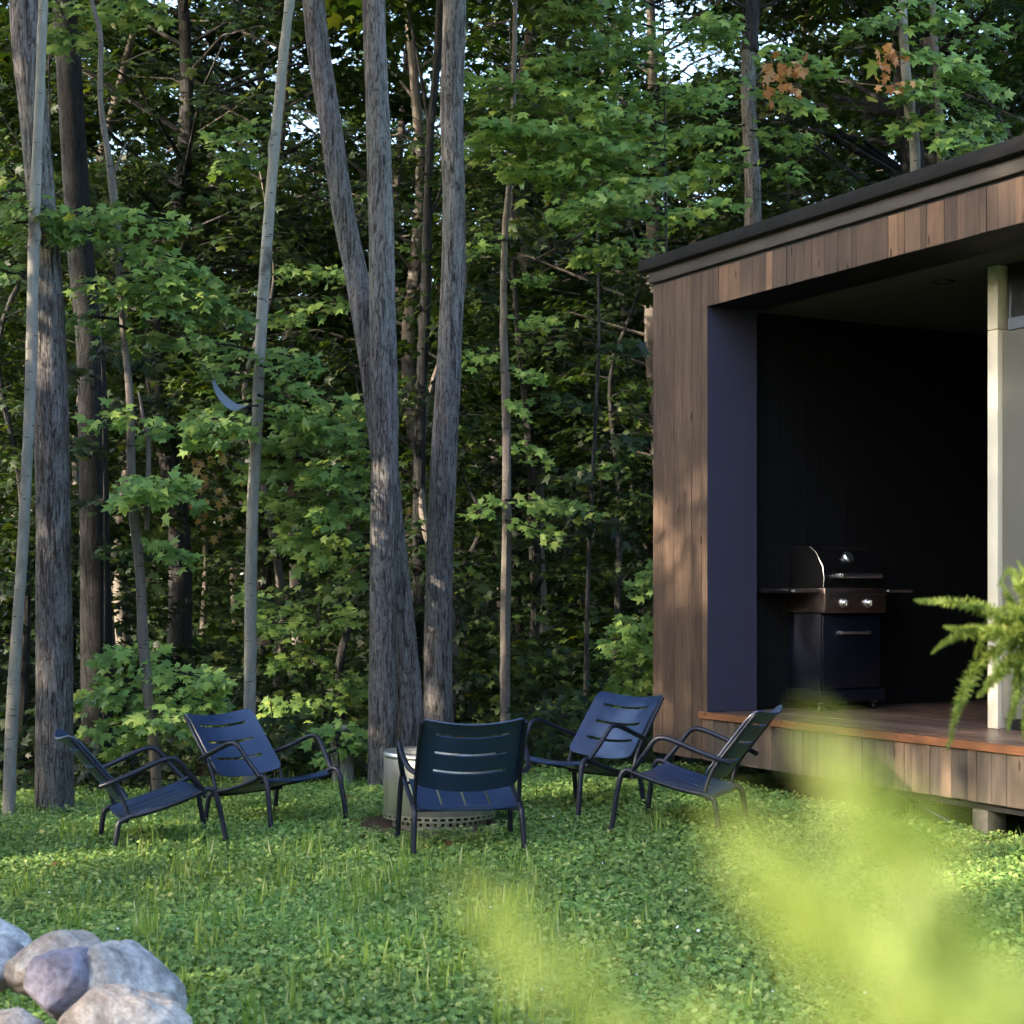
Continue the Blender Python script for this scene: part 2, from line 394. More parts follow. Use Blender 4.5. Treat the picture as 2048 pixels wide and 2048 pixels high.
def trunk_mb(pts, rad, seg=16, rough=0.05, seed=0, groove=0.0, step=6):
    P = smooth_path(pts, step); n = len(P)
    ts = np.linspace(0, 1, len(rad)); R = np.interp(np.linspace(0, 1, n), ts, rad)
    off = Vector((seed*7.3, seed*3.1, 0))
    kr = random.Random(seed*13+5); kn = [(kr.uniform(.2, 7), kr.uniform(0, 6.28), kr.uniform(.15, .45)) for _ in range(16)] if rough > .045 and not groove else []
    def rf(th, p, i):
        v = 1 + rough*noise.noise(Vector((math.cos(th)*1.2, math.sin(th)*1.2, p.z*1.1))+off)*2
        for kz, kt, ka in kn:
            dzk = (p.z-kz)/.05
            if abs(dzk) < 3: v += ka*math.exp(-dzk*dzk)*max(0, math.cos(th-kt))**3
        if groove:
            q = noise.noise(Vector((math.cos(th)*5.5, math.sin(th)*5.5, p.z*1.6))+off)
            v -= groove*max(0, 1-abs(q)*5)
        return v
    mb = MB(); mb.tube(P, list(R), seg, True, rf); return mb

# generic tree prototypes -------------------------------------------------
def proto_under(seed, H, leafsize, spread, bark, lm, zlow=.6):
    rnd = random.Random(seed); fo = Foliage(seed)
    root = empty('sapling', (0, 0, 0))
    pts = [Vector((rnd.uniform(-.12,.12)*k, rnd.uniform(-.12,.12)*k, H*k/5)) for k in range(6)]
    trunk_mb(pts, [.055, .045, .035, .025, .015, .006], 8, .05, seed).build('trunk', bark, root)
    sp = smooth_path(pts, 6)
    z = zlow
    while z < H:
        c = sp[min(len(sp)-1, int(z/H*(len(sp)-1)))]
        k = rnd.randint(2, 3)
        for j in range(k):
            az = rnd.uniform(0, 2*math.pi); L = spread*rnd.uniform(.5, 1)*(1-.45*(z/H))
            o = Vector((math.cos(az), math.sin(az), 0))
            b = c + o*L + Vector((0, 0, rnd.uniform(-.15, .35)))
            fo.spray(c, b, L*.38, int(L*48)+12, leafsize, (o.x*.5, o.y*.5, 0), .05, .006, .06, 2)
        z += rnd.uniform(.18, .34)
    link('crown', fo.crown('crown', lm), None, root)
    return root
def proto_tall(seed, H, leafsize, R, bark, lm, zlow=3.5, r0=.16, nclump=60, dens=1.0):
    rnd = random.Random(seed); fo = Foliage(seed)
    root = empty('forest_tree', (0, 0, 0))
    pts = [Vector((rnd.uniform(-.15,.15)*k, rnd.uniform(-.15,.15)*k, H*k/6)) for k in range(7)]
    mb = trunk_mb(pts, [r0*1.15, r0, r0*.85, r0*.7, r0*.5, r0*.3, r0*.1], 10, .05, seed)
    sp = smooth_path(pts, 6)
    for i in range(nclump):
        z = zlow + (H-zlow)*rnd.random()**.9
        c = sp[min(len(sp)-1, int(z/H*(len(sp)-1)))]
        az = rnd.uniform(0, 2*math.pi); q = (z-zlow)/(H-zlow)
        L = R*rnd.uniform(.45, 1)*(.6+.7*math.sin(math.pi*min(1, q*.85+.12)))
        o = Vector((math.cos(az), math.sin(az), 0)); b = c + o*L + Vector((0, 0, L*rnd.uniform(.05, .45)))
        mid = (c+b)/2 + Vector((0, 0, .1*L))
        mb.tube([c, mid, b], [r0*.22, r0*.13, r0*.04], 5, False)
        for j in range(3):
            a0 = c.lerp(b, rnd.uniform(.4, .9)); az2 = az + rnd.uniform(-1.3, 1.3); L2 = rnd.uniform(.7, 1.5)
            o2 = Vector((math.cos(az2), math.sin(az2), rnd.uniform(-.15, .2)))
            fo.spray(a0, a0+o2*L2, L2*.45, int(L2*38*dens)+8, leafsize, (o.x*.45, o.y*.45, 0), .12, .006, .05, 1)
    mb.build('trunk', bark, root)
    link('crown', fo.crown('crown', lm), None, root)
    return root

protos_u = [proto_under(11+i, h, ls, sp, M[b], M['leaf_shaded']) for i, (h, ls, sp, b) in enumerate([(7, .105, 1.5, 'bark_mid'), (5.5, .10, 1.3, 'birch_mid'), (8.5, .115, 1.8, 'bark_dark'), (4.2, .10, 1.2, 'bark_mid')])]
protos_t = [proto_tall(31+i, h, ls, R, M[b], M['leaf_shaded'], zl, r0, nc) for i, (h, ls, R, b, zl, r0, nc) in enumerate([(15, .15, 3.2, 'bark_mid', 4.0, .15, 60), (17, .155, 3.6, 'bark_dark', 3.0, .2, 70), (13, .15, 3.0, 'birch_mid', 3.0, .10, 55)])]
canopy = proto_tall(51, 9, .2, 3.4, M['bark_mid'], M['leaf_shaded'], .5, .08, 60, .9)    # crown that sits on the big trunks, above the frame
canopy_trunk = [c for c in canopy.children if c.name.startswith('trunk')][0].data
canopy_crown = [c for c in canopy.children if c.name.startswith('crown')][0].data

# ------------------------------------------------------------------ trees traced in the photograph
K = 2048/1932
def px_tree(name, label, cat, pts, z, barkm, seg=24, groove=0.0, rough=.05, seed=1, top=11.0, crown=True, base_y=None, group=None, step=14, scale=1.0, extra=None):
    """pts = (x, y, width) in the 1932 px view, from the ground up"""
    P = [at(x*K, y*K, z) for x, y, _ in pts]; R = [wd*K*z/F/2 for _, _, wd in pts]
    b = Vector((P[0].x, z, gz(P[0].x, z)-.05)); root = empty(name, (b.x, b.y, b.z)); tag(root, label, cat, group)
    loc = [p-b for p in P]
    if loc[0].z > .15: loc = [Vector((loc[0].x, 0, 0))]+loc; R = [R[0]*1.15]+R
    loc[0].z = -.05
    d = (loc[-1]-loc[-2]).normalized()
    if top > loc[-1].z+1:
        g = top-loc[-1].z
        loc.append(loc[-1]+Vector((d.x*.6, .05, 1))*g*.5); R.append(R[-1]*.75)
        loc.append(loc[-1]+Vector((d.x*.3, -.05, 1))*g*.5); R.append(R[-1]*.4)
    mb = trunk_mb(loc, np.interp(np.linspace(0, 1, len(loc)), np.linspace(0, 1, len(R)), R) if False else R, seg, rough, seed, groove, step)
    if extra:
        for e in extra:
            EP = [at(q[0]*K, q[1]*K, z+(q[3] if len(q) > 3 else 0))-b for q in e]; ER = [q[2]*K*z/F/2 for q in e]
            t2 = trunk_mb(EP, ER, max(8, seg//2), rough, seed+9, groove, 8); mb.add(t2.v, t2.f)
    mb.build('trunk', barkm, root)
    if crown:
        rz = random.Random(seed).uniform(0, 6)
        for nm, me_, mt in (('limbs', canopy_trunk, None), ('crown', canopy_crown, None)):
            o = link(nm, me_, mt, root); o.location = (loc[-1].x, loc[-1].y, loc[-1].z-4.0); o.rotation_euler = (0, 0, rz); o.scale = (scale,)*3
    return root, b
def add_sprays(root, b, sprays, z, width=.28, size=.088, dens=130, lm='leaf', seed=3, dead=None, twr=.007, dz=-.15, dm='leaf_dead'):
    """sprays = (x0, y0, x1, y1) or with (…, z offset), pixels of the 2048 px photograph"""
    fo = Foliage(seed); rr = random.Random(seed)
    for s_ in sprays:
        zz = z + (s_[4] if len(s_) > 4 else 0)
        a = at(s_[0], s_[1], zz+rr.uniform(-.1, .1)) - b; c = at(s_[2], s_[3], zz+rr.uniform(-.45, .25)) - b
        L = (c-a).length; wd = width*min(1.3, .5+L*.6)
        fo.spray(a, c, wd, int(dens*L*wd/.28*1.0)+12, size, (0, -.75, 0), .045, twr, .05, 4)
    link('crown', fo.crown('crown', M[lm]), None, root)
    if dead:
        fd = Foliage(seed+50)
        for (x, y, w_, h_, n_) in dead:
            c = at(x, y, z+dz)-b; n_ = int(n_); sc = z/F; r = fd.r
            P = np.array(c)[None] + r.normal(0, 1, (n_, 3))*np.array((w_*sc*.28, .08, h_*sc*.28))[None]
            fd.P.append(P); fd.N.append(r.normal(0, .6, (n_, 3))+np.array((0, -1.0, .1))); fd.H.append(r.normal(0, .35, (n_, 3))+np.array((0, 0, -1.0))); fd.S.append(r.uniform(.04, .085, n_)*(z/12))
        link('dead_leaves', fd.crown('dead_leaves', M[dm]), None, root)

r_, b_ = px_tree('maple_tree', 'thick grey tree with deeply grooved bark at the left edge of the lawn', 'tree',
    [(103,1516,74),(102,1300,68),(101,1000,66),(97,800,66),(92,600,62),(78,380,52),(62,200,54),(48,0,60)], 11.2, M['bark'], 48, .05, .03, 1, step=22)
r_, b_ = px_tree('birch_tree', 'slender pale birch leaning in front of the thick grooved trunk', 'tree',
    [(13,1525,24),(28,1250,23),(45,1000,22),(56,760,22),(62,560,21),(66,380,22),(74,200,19),(82,0,17)], 10.9, M['birch'], 16, 0, .10, 2, step=14)
add_sprays(r_, b_, [(75,380,-60,400),(70,430,60,420),(60,420,130,470),(65,560,-40,540),(60,440,-30,470)], 11.2, seed=12)
r_, b_ = px_tree('dark_tree', 'thick dark trunk in shade right behind the grooved maple', 'tree',
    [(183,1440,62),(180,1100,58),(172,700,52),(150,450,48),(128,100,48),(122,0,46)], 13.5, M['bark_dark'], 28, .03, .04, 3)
r_, b_ = px_tree('crooked_sapling', 'thin crooked pale tree with kinks beside the dark left trunk', 'tree',
    [(302,1508,20),(288,1380,21),(272,1230,21),(264,1080,17),(250,940,18),(245,760,14),(232,620,11),(224,500,13),(216,380,15),(206,300,12),(190,190,10),(190,70,9),(178,20,8),(168,-40,8)], 11.3, M['birch_mid'], 14, 0, .12, 4, top=8, crown=False,
    extra=[[(276,1000,10),(280,840,9),(272,800,6),(262,740,4)],[(214,330,6),(238,270,3)]])
add_sprays(r_, b_, [(225,420,120,440),(230,425,340,450),(235,480,430,560),(235,520,500,640,-.1),(240,560,440,610),(240,600,410,640),(235,600,170,560),(235,650,330,700),(245,640,130,640),(232,455,110,480),(240,545,350,560,-.3),
    (260,880,330,850),(265,960,370,1000),(275,1080,380,1120),(255,820,210,850),(262,1010,350,960)], 11.3, .32, seed=4)
r_, b_ = px_tree('birch_tree', 'slender smooth pale trunk rising behind the bright blue chair', 'tree',
    [(471,1440,23),(472,1200,23),(477,960,22),(485,800,21),(493,620,21),(506,430,21),(520,260,20),(533,120,18),(547,-20,17)], 12.0, M['birch'], 18, 0, .05, 5, top=9, crown=False)
add_sprays(r_, b_, [(520,730,640,800,-.2),(515,790,650,850,-.3),(505,700,370,690),(505,760,400,740),(505,800,370,845),(500,850,390,880),(510,700,620,730,.2),(500,820,440,900),(520,830,700,880,.3),(515,640,600,640,.4),(470,835,400,850,-.45),(555,250,430,275,.3),(550,300,440,330,.5)], 12.0, .30, seed=5,
    dead=[(405,925,50,50,10),(420,985,110,120,38)], dm='leaf_brown', dz=-.35)
r_, b_ = px_tree('twin_maple_tree', 'tall grey maple of two joined trunks behind the steel fire pit', 'tree',
    [(722,1500,62),(722,1380,54),(722,1200,50),(724,1000,52),(726,820,52),(722,600,50),(718,400,48),(712,200,46),(705,0,44)], 12.0, M['bark'], 48, .05, .03, 6, step=22,
    extra=[[(785,1510,68,.25),(776,1380,56,.25),(762,1220,52,.25),(744,1050,50,.25),(726,880,50,.25),(704,710,48,.25),(678,550,46,.25),(648,400,44,.25),(622,230,44,.25),(600,90,44,.25),(588,-40,42,.25),(570,-160,38,.25),(560,-300,30,.25)]])
add_sprays(r_, b_, [(760,560,560,540,1.2),(760,600,600,620,1.4)], 12.5, seed=62)
r_, b_ = px_tree('maple_tree', 'grey trunk standing right of the twin maple above the black chair back', 'tree',
    [(828,1440,58),(826,1300,54),(828,1100,52),(836,900,50),(846,700,48),(856,500,44),(856,350,42),(852,200,44),(858,0,44)], 13.0, M['bark'], 36, .035, .03, 7, step=18)
r_, b_ = px_tree('forest_tree', 'dark knotty thin trunk between the twin maple and its right neighbour', 'tree',
    [(785,1420,24),(790,1100,24),(793,800,22),(803,560,20),(806,420,16),(812,250,14),(826,100,16),(832,-20,16)], 15.5, M['bark_dark'], 14, 0, .08, 8, extra=[[(812,250,9),(790,120,6),(770,20,5)],[(806,420,8),(845,330,6),(880,250,4)]])
r_, b_ = px_tree('slim_tree', 'slim reddish grey trunk with dark bands right of the fire pit maples', 'tree',
    [(953,1420,20),(953,1200,19),(956,1000,18),(955,800,16),(950,600,14),(952,450,12),(965,300,11),(970,120,9)], 14.5, M['birch_mid'], 12, 0, .07, 9, top=9, crown=False)
add_sprays(r_, b_, [(1010,740,1090,760),(1010,800,1060,830),(1010,880,1090,920),(1010,700,930,720),(1010,1000,940,1030),(1010,1000,1200,1030,-.4),(1010,1040,1120,1080,-.2),(1015,640,1110,650),(1015,560,1100,560),(1015,480,920,500)], 14.5, .3, .098, 95, 'leaf', 92)
r_, b_ = px_tree('thin_sapling', 'very thin bare stem between the slim trunk and the cabin corner', 'tree',
    [(1103,1420,9),(1107,1200,9),(1112,1020,8),(1122,820,7),(1130,640,6),(1128,480,5)], 14.8, M['bark_mid'], 8, 0, .06, 10, top=6, crown=False)
add_sprays(r_, b_, [(1180,1060,1080,1010),(1185,1040,1250,1060),(1190,900,1280,880),(1190,820,1100,800),(1195,700,1270,690),(1190,960,1100,960)], 14.8, .3, .11, 70, 'leaf_shaded', 93)
r_, b_ = px_tree('forest_tree', 'brown trunk rising behind the low left end of the cabin roof', 'tree',
    [(1418,1400,34),(1420,900,33),(1421,420,32),(1418,300,30),(1412,180,28),(1414,40,26),(1414,-40,25)], 17.0, M['bark'], 18, .03, .04, 11, step=12,
    extra=[[(1426,330,7),(1416,260,6),(1405,200,5),(1408,170,4),(1450,120,3)]])
add_sprays(r_, b_, [(1490,250,1270,300,-1),(1500,330,1330,370,-1.2),(1505,330,1610,350,-1),(1500,160,1330,210,-1),(1500,100,1660,150,-1.1),(1490,410,1340,430,-1.3),(1500,300,1400,330,-1.6),(1500,60,1400,40,-1),(1500,180,1620,215,-1.3),(1500,260,1620,290,-1)], 17.0, .4, .112, 85, 'leaf', 94,
    dead=[(1535,132,14,16,5),(1560,158,40,60,18),(1592,148,36,60,18)], dz=-2.0)
r_, b_ = px_tree('slim_tree', 'slim pale stem above the cabin roof, left one of the close pair', 'tree',
    [(1730,1400,20),(1729,700,20),(1727,310,20),(1718,220,19),(1708,120,17),(1703,0,15),(1700,-60,14)], 14.5, M['birch'], 12, 0, .08, 13, top=9, crown=False)
add_sprays(r_, b_, [(1805,40,1690,60),(1810,60,1920,30,-.3),(1810,110,1960,130,-.3),(1820,170,1900,190,-.3),(1800,20,1870,-20,-.2)], 14.5, .34, .105, 120, 'leaf', 95, dead=[(1790,105,60,30,12),(1768,125,40,50,10),(1805,160,50,30,9)], dz=-.6)
r_, b_ = px_tree('slim_tree', 'slim grey stem above the cabin roof, right one of the close pair', 'tree',
    [(1779,1400,16),(1778,700,16),(1775,300,15),(1770,180,14),(1762,60,13),(1758,-60,12)], 15.0, M['birch_mid'], 12, 0, .08, 14, top=9, crown=False)
add_sprays(r_, b_, [(1880,60,1990,80,-.5),(1880,120,2010,190,-.5),(1880,200,2000,270,-.6),(1880,250,1960,300,-.6),(1870,220,1800,260,-.6),(1875,300,1950,330,-.5),(1880,160,1800,190,-.6),(1880,0,1980,-10,-.5)], 15.0, .36, .105, 125, 'leaf', 96)
# saplings and shrubs traced in the photograph
def sapling(label, px, z, ytop, sprays, seed, width=.3, size=.105, dens=95, lm='leaf', name='maple_sapling', cat='sapling', stem=7, cat_group=None, bark='bark_mid', dead=None):
    zz = z; basey = HZ + (EYE-gz((px-1024)*z/F, z))*F/z
    r, b = px_tree(name, label, cat, [(px/K, basey/K, stem), ((px+6)/K, (basey*.6+ytop*.4)/K, stem*.8), ((px-4)/K, ytop/K, stem*.4)], z, M[bark], 8, 0, .06, seed, top=0, crown=False, group=cat_group, step=5)
    add_sprays(r, b, sprays, z, width, size, dens, lm, seed, dead)
sapling('leafy maple sapling with wide tiers left of the twin maple', 760, 12.8, 560,
    [(750,900,500,890),(745,960,480,940),(745,1020,500,1000),(745,1070,560,1090),(750,870,560,840),(745,1100,600,1130),(745,930,620,960,-.3),(745,1000,640,1040,-.3),(745,840,650,800),(740,980,560,1050,.3),(750,1150,640,1190,.3)], 21, .36)
sapling('low bright maple shrub behind the leftmost chair', 300, 11.6, 1290,
    [(300,1320,225,1320),(300,1310,260,1300),(300,1340,440,1370),(295,1390,155,1400),(300,1390,430,1410),(290,1440,175,1470),(305,1440,410,1480),(300,1470,230,1510),(300,1420,350,1450,-.3),(295,1360,200,1370,-.2)], 22, .30, .088, 140)
sapling('dim leafy sapling between the slender birch and the twin maple', 640, 14.0, 1180,
    [(640,1240,480,1190),(640,1260,520,1250),(640,1330,720,1380),(645,1300,560,1330),(640,1380,700,1400),(640,1250,700,1230),(640,1400,540,1420)], 23, .36, .10, 105)
sapling('small green shrub growing around the pale stump', 672, 12.15, 1450,
    [(672,1470,620,1480),(672,1465,735,1480),(672,1500,640,1520),(672,1490,725,1510),(672,1480,690,1460)], 24, .16, .085, 130, name='maple_shrub', cat='shrub', stem=4)
sapling('bright maple sapling growing beside the cabin corner', 1345, 12.9, 1130,
    [(1340,1190,1270,1170),(1340,1270,1215,1290),(1340,1340,1215,1380),(1340,1300,1250,1330,-.2),(1340,1230,1240,1250),(1340,1390,1240,1400),(1340,1160,1290,1150)], 25, .30, .088, 150)
sapling('tall maple sapling spreading wide tiers right of the grey trunk', 1330, 13.6, 0,
    [(1330,330,960,250),(1300,250,930,160),(1340,380,1010,340),(1330,290,930,290,.3),(1335,430,1100,420),(1330,60,1080,30),(1330,140,1060,120),(1330,200,1100,190,.3),(1330,360,1180,400,-.3),(1330,110,1200,80,-.2),(1330,20,1150,-30),(1335,300,1120,310,-.4),(1335,250,1180,230,-.5),(1330,480,1150,520,.4),(1330,60,1480,50),(1330,200,1450,180,.3)], 26, .42, .10, 110)
sapling('shaded sapling left of the crooked pale stem', 205, 12.6, 560,
    [(205,760,110,740),(205,900,120,890),(210,1000,150,1010),(205,1100,280,1110),(205,700,290,730),(205,820,330,800)], 27, .34, .098, 85, 'leaf_shaded')
sapling('leafy maple reaching in at the top left corner', 100, 12.4, -60,
    [(110,0,150,90),(120,20,240,40),(120,-20,330,30),(110,60,160,100)], 28, .3, .11, 70)
sapling('weedy shrub at the foot of the slender birch', 545, 12.6, 1400,
    [(545,1470,480,1500),(545,1480,610,1490),(545,1440,600,1440),(545,1520,600,1540)], 29, .25, .09, 90, 'leaf_shaded', 'maple_shrub', 'shrub', 4)
sapling('small shrub in shade behind the grey chair', 1090, 12.7, 1390,
    [(1090,1420,1040,1440),(1090,1430,1140,1440),(1090,1480,1130,1500),(1090,1480,1040,1500)], 30, .22, .09, 80, 'leaf_shaded', 'maple_shrub', 'shrub', 4)

# the forest behind: copies of the prototypes
def place(proto, x, y, rz, s, label, cat, group):
    c = proto if not proto.get('used') else copy_tree(proto)
    c['used'] = 1
    c.location = (x, y, gz(x, y)-.03); c.rotation_euler = (0, 0, rz); c.scale = (s, s, s)
    tag(c, label, cat, group); return c
rnd = random.Random(77)
spots = []
def far_enough(x, y, d): return all((x-a)**2+(y-b)**2 > d*d for a, b in spots)
def fill(n, y0, y1, protos, d, label, cat, group, smin=.85, smax=1.15, xm=.36, xo=1.0):
    k = 0; tries = 0
    while k < n and tries < 4000:
        tries += 1
        y = rnd.uniform(y0, y1); x = rnd.uniform(-1, 1)*(y*xm+xo)
        if x > 0.2 + (16-y)*.0 and y < 15.5 and x > 1.0: continue
        # the cabin's footprint
        lx = (x-1.05)*.4726-(y-12.03)*.8813; ly = (x-1.05)*.8813+(y-12.03)*.4726
        if lx > -1.2 and -1 < ly < 5.5: continue
        if not far_enough(x, y, d): continue
        spots.append((x, y)); p = rnd.choice(protos)
        place(p, x, y, rnd.uniform(0, 6.28), rnd.uniform(smin, smax), label, cat, group); k += 1
fill(18, 14.2, 19, protos_u, 1.15, 'slender leafy understory sapling in the shade behind the front trees', 'sapling', 'understory saplings in the shade of the forest')
fill(17, 17, 26, protos_t, 1.9, 'tall shaded forest tree among others behind the clearing', 'tree', 'tall trees of the shaded forest')
fill(30, 19, 34, protos_u, 1.3, 'leafy understory tree deeper in the shaded forest', 'tree', 'understory trees deeper in the forest', 1.1, 1.5)
fill(36, 26, 50, protos_t, 2.1, 'distant forest tree standing deep behind the clearing', 'tree', 'distant trees deep in the forest', .85, 1.1)
for p in protos_u+protos_t:
    if not p.get('used'):
        for ch in list(p.children): bpy.data.objects.remove(ch)
        bpy.data.objects.remove(p)
for ch in list(canopy.children): bpy.data.objects.remove(ch)
bpy.data.objects.remove(canopy)
for o in bpy.data.objects:
    if 'used' in o: del o['used']
# far-off wood closing the view
rg = np.random.default_rng(5); n = 110000
y = rg.uniform(50, 64, n); x = rg.uniform(-1, 1, n)*(y*.40+6)
top = 12.0 + 2.0*np.sin(x*.9)+1.6*np.sin(x*.37+1)+1.0*np.sin(x*2.3)
z = (rg.random(n)**1.1)*top
P = np.stack([x, y, z], 1)
V, T = leaves(P, np.array((0, -.6, .8))[None]+rg.normal(0, .5, (n, 3)), rg.normal(0, 1, (n, 3)), rg.uniform(.25, .5, n))
tag(link('far_woods', np_mesh('far_woods', V, T), M['leaf_shaded']), kind='stuff', label='dark mass of woods closing the view far behind the trees')
# undergrowth on the forest floor
rg = np.random.default_rng(6); n = 26000
y = 12.3+rg.random(n)**1.6*14; x = rg.uniform(-1, 1, n)*(y*.36+.5)
cl = np.array([noise.noise(Vector((a*.9, b*.9, 0))) for a, b in zip(x, y)])
edge = 12.45+.35*np.sin(x*2.1)+.25*np.sin(x*5.3+1)
keep = (y > edge) & ((cl > -.15) | (rg.random(n) < .25)) & ~((((x-1.05)*.4726-(y-12.03)*.8813) > -.1) & (((x-1.05)*.8813+(y-12.03)*.4726) > -.1))
x = x[keep]; y = y[keep]; cl = cl[keep]; n = len(x)
hz = rg.random(n)**1.3*(.18+.55*np.clip(cl+.2, 0, 1))
P = np.stack([x, y, .035*np.clip(x, -6, .8)+hz], 1)
V, T = leaves(P, np.array((0, -.4, 1.0))[None]+rg.normal(0, .45, (n, 3)), rg.normal(0, 1, (n, 3)), rg.uniform(.06, .12, n))
tag(link('undergrowth', np_mesh('undergrowth', V, T), M['leaf_shaded']), kind='stuff', label='low leafy undergrowth covering the shaded forest floor')

n = 26000
y = 14.5+rg.random(n)**.9*34; x = rg.uniform(-1, 1, n)*(y*.34+.5)
cl = np.array([noise.noise(Vector((a*.6, b*.6, 4))) for a, b in zip(x, y)])
keep = ((cl > -.12) | (rg.random(n) < .3)) & ~((((x-1.05)*.4726-(y-12.03)*.8813) > -.1) & (((x-1.05)*.8813+(y-12.03)*.4726) > -.1))
x = x[keep]; y = y[keep]; cl = cl[keep]; n = len(x)
P = np.stack([x, y, .035*np.clip(x, -6, .8)+rg.random(n)*(.4+1.5*np.clip(cl+.2, 0, 1))], 1)
V, T = leaves(P, np.array((0, -.5, 1.0))[None]+rg.normal(0, .45, (n, 3)), rg.normal(0, 1, (n, 3)), rg.uniform(.10, .20, n))
tag(link('undergrowth', np_mesh('undergrowth', V, T), M['leaf_shaded']), kind='stuff', label='taller shaded undergrowth farther back between the tree trunks')
# trees beyond the left edge that break up the low sun
if True:
    for i, (x, y, s) in enumerate([(-6.5, 8.5, .95), (-8.5, 6.0, 1.0), (-7.5, 3.5, .9), (-10.5, 8.0, 1.1), (-10, 1.5, 1.0), (-12, 4.5, 1.1), (-6.8, 0.2, .9)]):
        c = copy_tree(bpy.data.objects[protos_t[i % 3].name]); c.location = (x, y, gz(x, y)); c.scale = (s, s, s*.9); c.rotation_euler = (0, 0, i*1.3)
        tag(c, 'forest tree beyond the left edge of the clearing', 'tree', 'trees along the left side of the clearing')

# unseen leaf ring added beside and behind the camera to cut sky light
rg = np.random.default_rng(15); n = 46000
th = rg.uniform(0, 2*math.pi, n); r = rg.uniform(14, 19, n); x = r*np.cos(th); y = 3+r*np.sin(th)
left = x < -9
z = rg.random(n)*np.where(left & (y > -8), 4.5, 11.0+1.5*np.sin(th*7))
keep = ~((y > 0) & (np.abs(x) < .36*y+2.5)) & ~((x > 5) & (y > 2))
P = np.stack([x, y, z], 1)[keep]; n = len(P)
V, T = leaves(P, rg.normal(0, .6, (n, 3))+np.array((0, 0, .6)), rg.normal(0, 1, (n, 3)), rg.uniform(.3, .6, n))
tag(link('unseen_shade_leaves', np_mesh('unseen_shade_leaves', V, T), M['leaf_shaded']), kind='stuff', label='unseen ring of leaves added around the clearing to block sky light')

# ------------------------------------------------------------------ lawn
rg = np.random.default_rng(8)
def scatter(n, y0, y1, p=1.0):
    u = rg.random(n)**p; y = y0+(y1-y0)*u; x = rg.uniform(-1, 1, n)*(y*.34+.45)
    edge = 12.5+.35*np.sin(x*2.1)+.25*np.sin(x*5.3+1)
    lx = (x-1.05)*.4726-(y-12.03)*.8813; ly = (x-1.05)*.8813+(y-12.03)*.4726
    k = (y < edge) & ~((lx > -.05) & (ly > .12)) & ~(((x+.44)**2+(y-10.0)**2) < .50**2*(.8+.3*rg.random(n)))
    return x[k], y[k]
gzv = lambda x, y: .035*np.clip(x, -6, .8)-.0+.012*np.sin(x*1.7+y*.6)+.01*np.sin(y*1.3-x*.5)
VV = []; TT = []; off = 0
x, y = scatter(160000, 4.2, 13.0); n = len(x)
cl = np.sin(x*2.3+1.3*np.sin(y*1.9))*np.sin(y*2.7+1.1*np.sin(x*2.1))
h = (.015+.05*rg.random(n)**.8)*(1+.35*cl)
az = rg.uniform(0, 2*math.pi, n)
V, T = leaves(np.stack([x, y, gzv(x, y)+h], 1), np.array((0, -.15, 1.0))[None]+rg.normal(0, .42, (n, 3)), np.stack([np.cos(az), np.sin(az), 0*az], 1), rg.uniform(.011, .027, n), OVAL*np.array((1.25, 1, 1)), OVAL_T)
x, y = scatter(90000, 4.2, 13.0); n = len(x); az = rg.uniform(0, 2*math.pi, n)
V2, T2 = leaves(np.stack([x, y, gzv(x, y)+.02+.06*rg.random(n)], 1), np.array((0, -.25, 1.0))[None]+rg.normal(0, .55, (n, 3)), np.stack([np.cos(az), np.sin(az), rg.normal(.1, .3, n)], 1), rg.uniform(.018, .040, n), MAPLE*np.array((.7, 1, 1)), MAPLE_T)
V = np.concatenate([V, V2]); T = np.concatenate([T, T2+len(V)-len(V2)])
lawn = link('clover_lawn', np_mesh('clover_lawn', V, T), M['clover']); tag(lawn, kind='stuff', label='low clover and creeping weeds covering the lawn')
BL = np.array([(-.5,0,0),(.5,0,0),(.42,.45,.0),(-.42,.45,0),(.2,.8,-.10),(-.2,.8,-.10),(0,1,-.2)], dtype=np.float32)*np.array((.07, 1, 1))
BLT = np.array([(0,1,2),(0,2,3),(3,2,4),(3,4,5),(5,4,6)])
def blades(x, y, hmin, hmax, lean, wd=1.0):
    n = len(x); az = rg.uniform(0, 2*math.pi, n)
    H = np.stack([np.cos(az)*lean, np.sin(az)*lean, np.ones(n)], 1)+rg.normal(0, .18, (n, 3))
    Nn = np.stack([-np.cos(az), -np.sin(az), .2*np.ones(n)], 1)
    return leaves(np.stack([x, y, gzv(x, y)-.005], 1), Nn*-1+0, H, rg.uniform(hmin, hmax, n), BL*np.array((wd, 1, 1)), BLT)
x, y = scatter(30000, 4.2, 13.0); A = blades(x, y, .03, .075, .9)
xs_ = []; ys_ = []
for i in range(400):
    cy = rnd.uniform(4.6, 12.4) if i % 2 else rnd.gauss(7.2, 1.2); cx = rnd.uniform(-1, 1)*cy*.34 if i % 2 else rnd.gauss(-.75, .9)
    if cx > .3 and rnd.random() < .7: continue
    if (cx+.44)**2+(cy-10)**2 < .4: continue
    for k in range(rnd.randint(4, 14)): xs_.append(cx+rnd.gauss(0, .03)); ys_.append(cy+rnd.gauss(0, .03))
B = blades(np.array(xs_), np.array(ys_), .06, .18, .95, 1.2)
V = np.concatenate([A[0], B[0]]); T = np.concatenate([A[1], B[1]+len(A[0])])
tag(link('grass', np_mesh('grass', V, T), M['blade']), kind='stuff', label='yellow-green grass blades and tufts rising through the clover')
x, y = scatter(24, 4.6, 12.4); n = len(x)
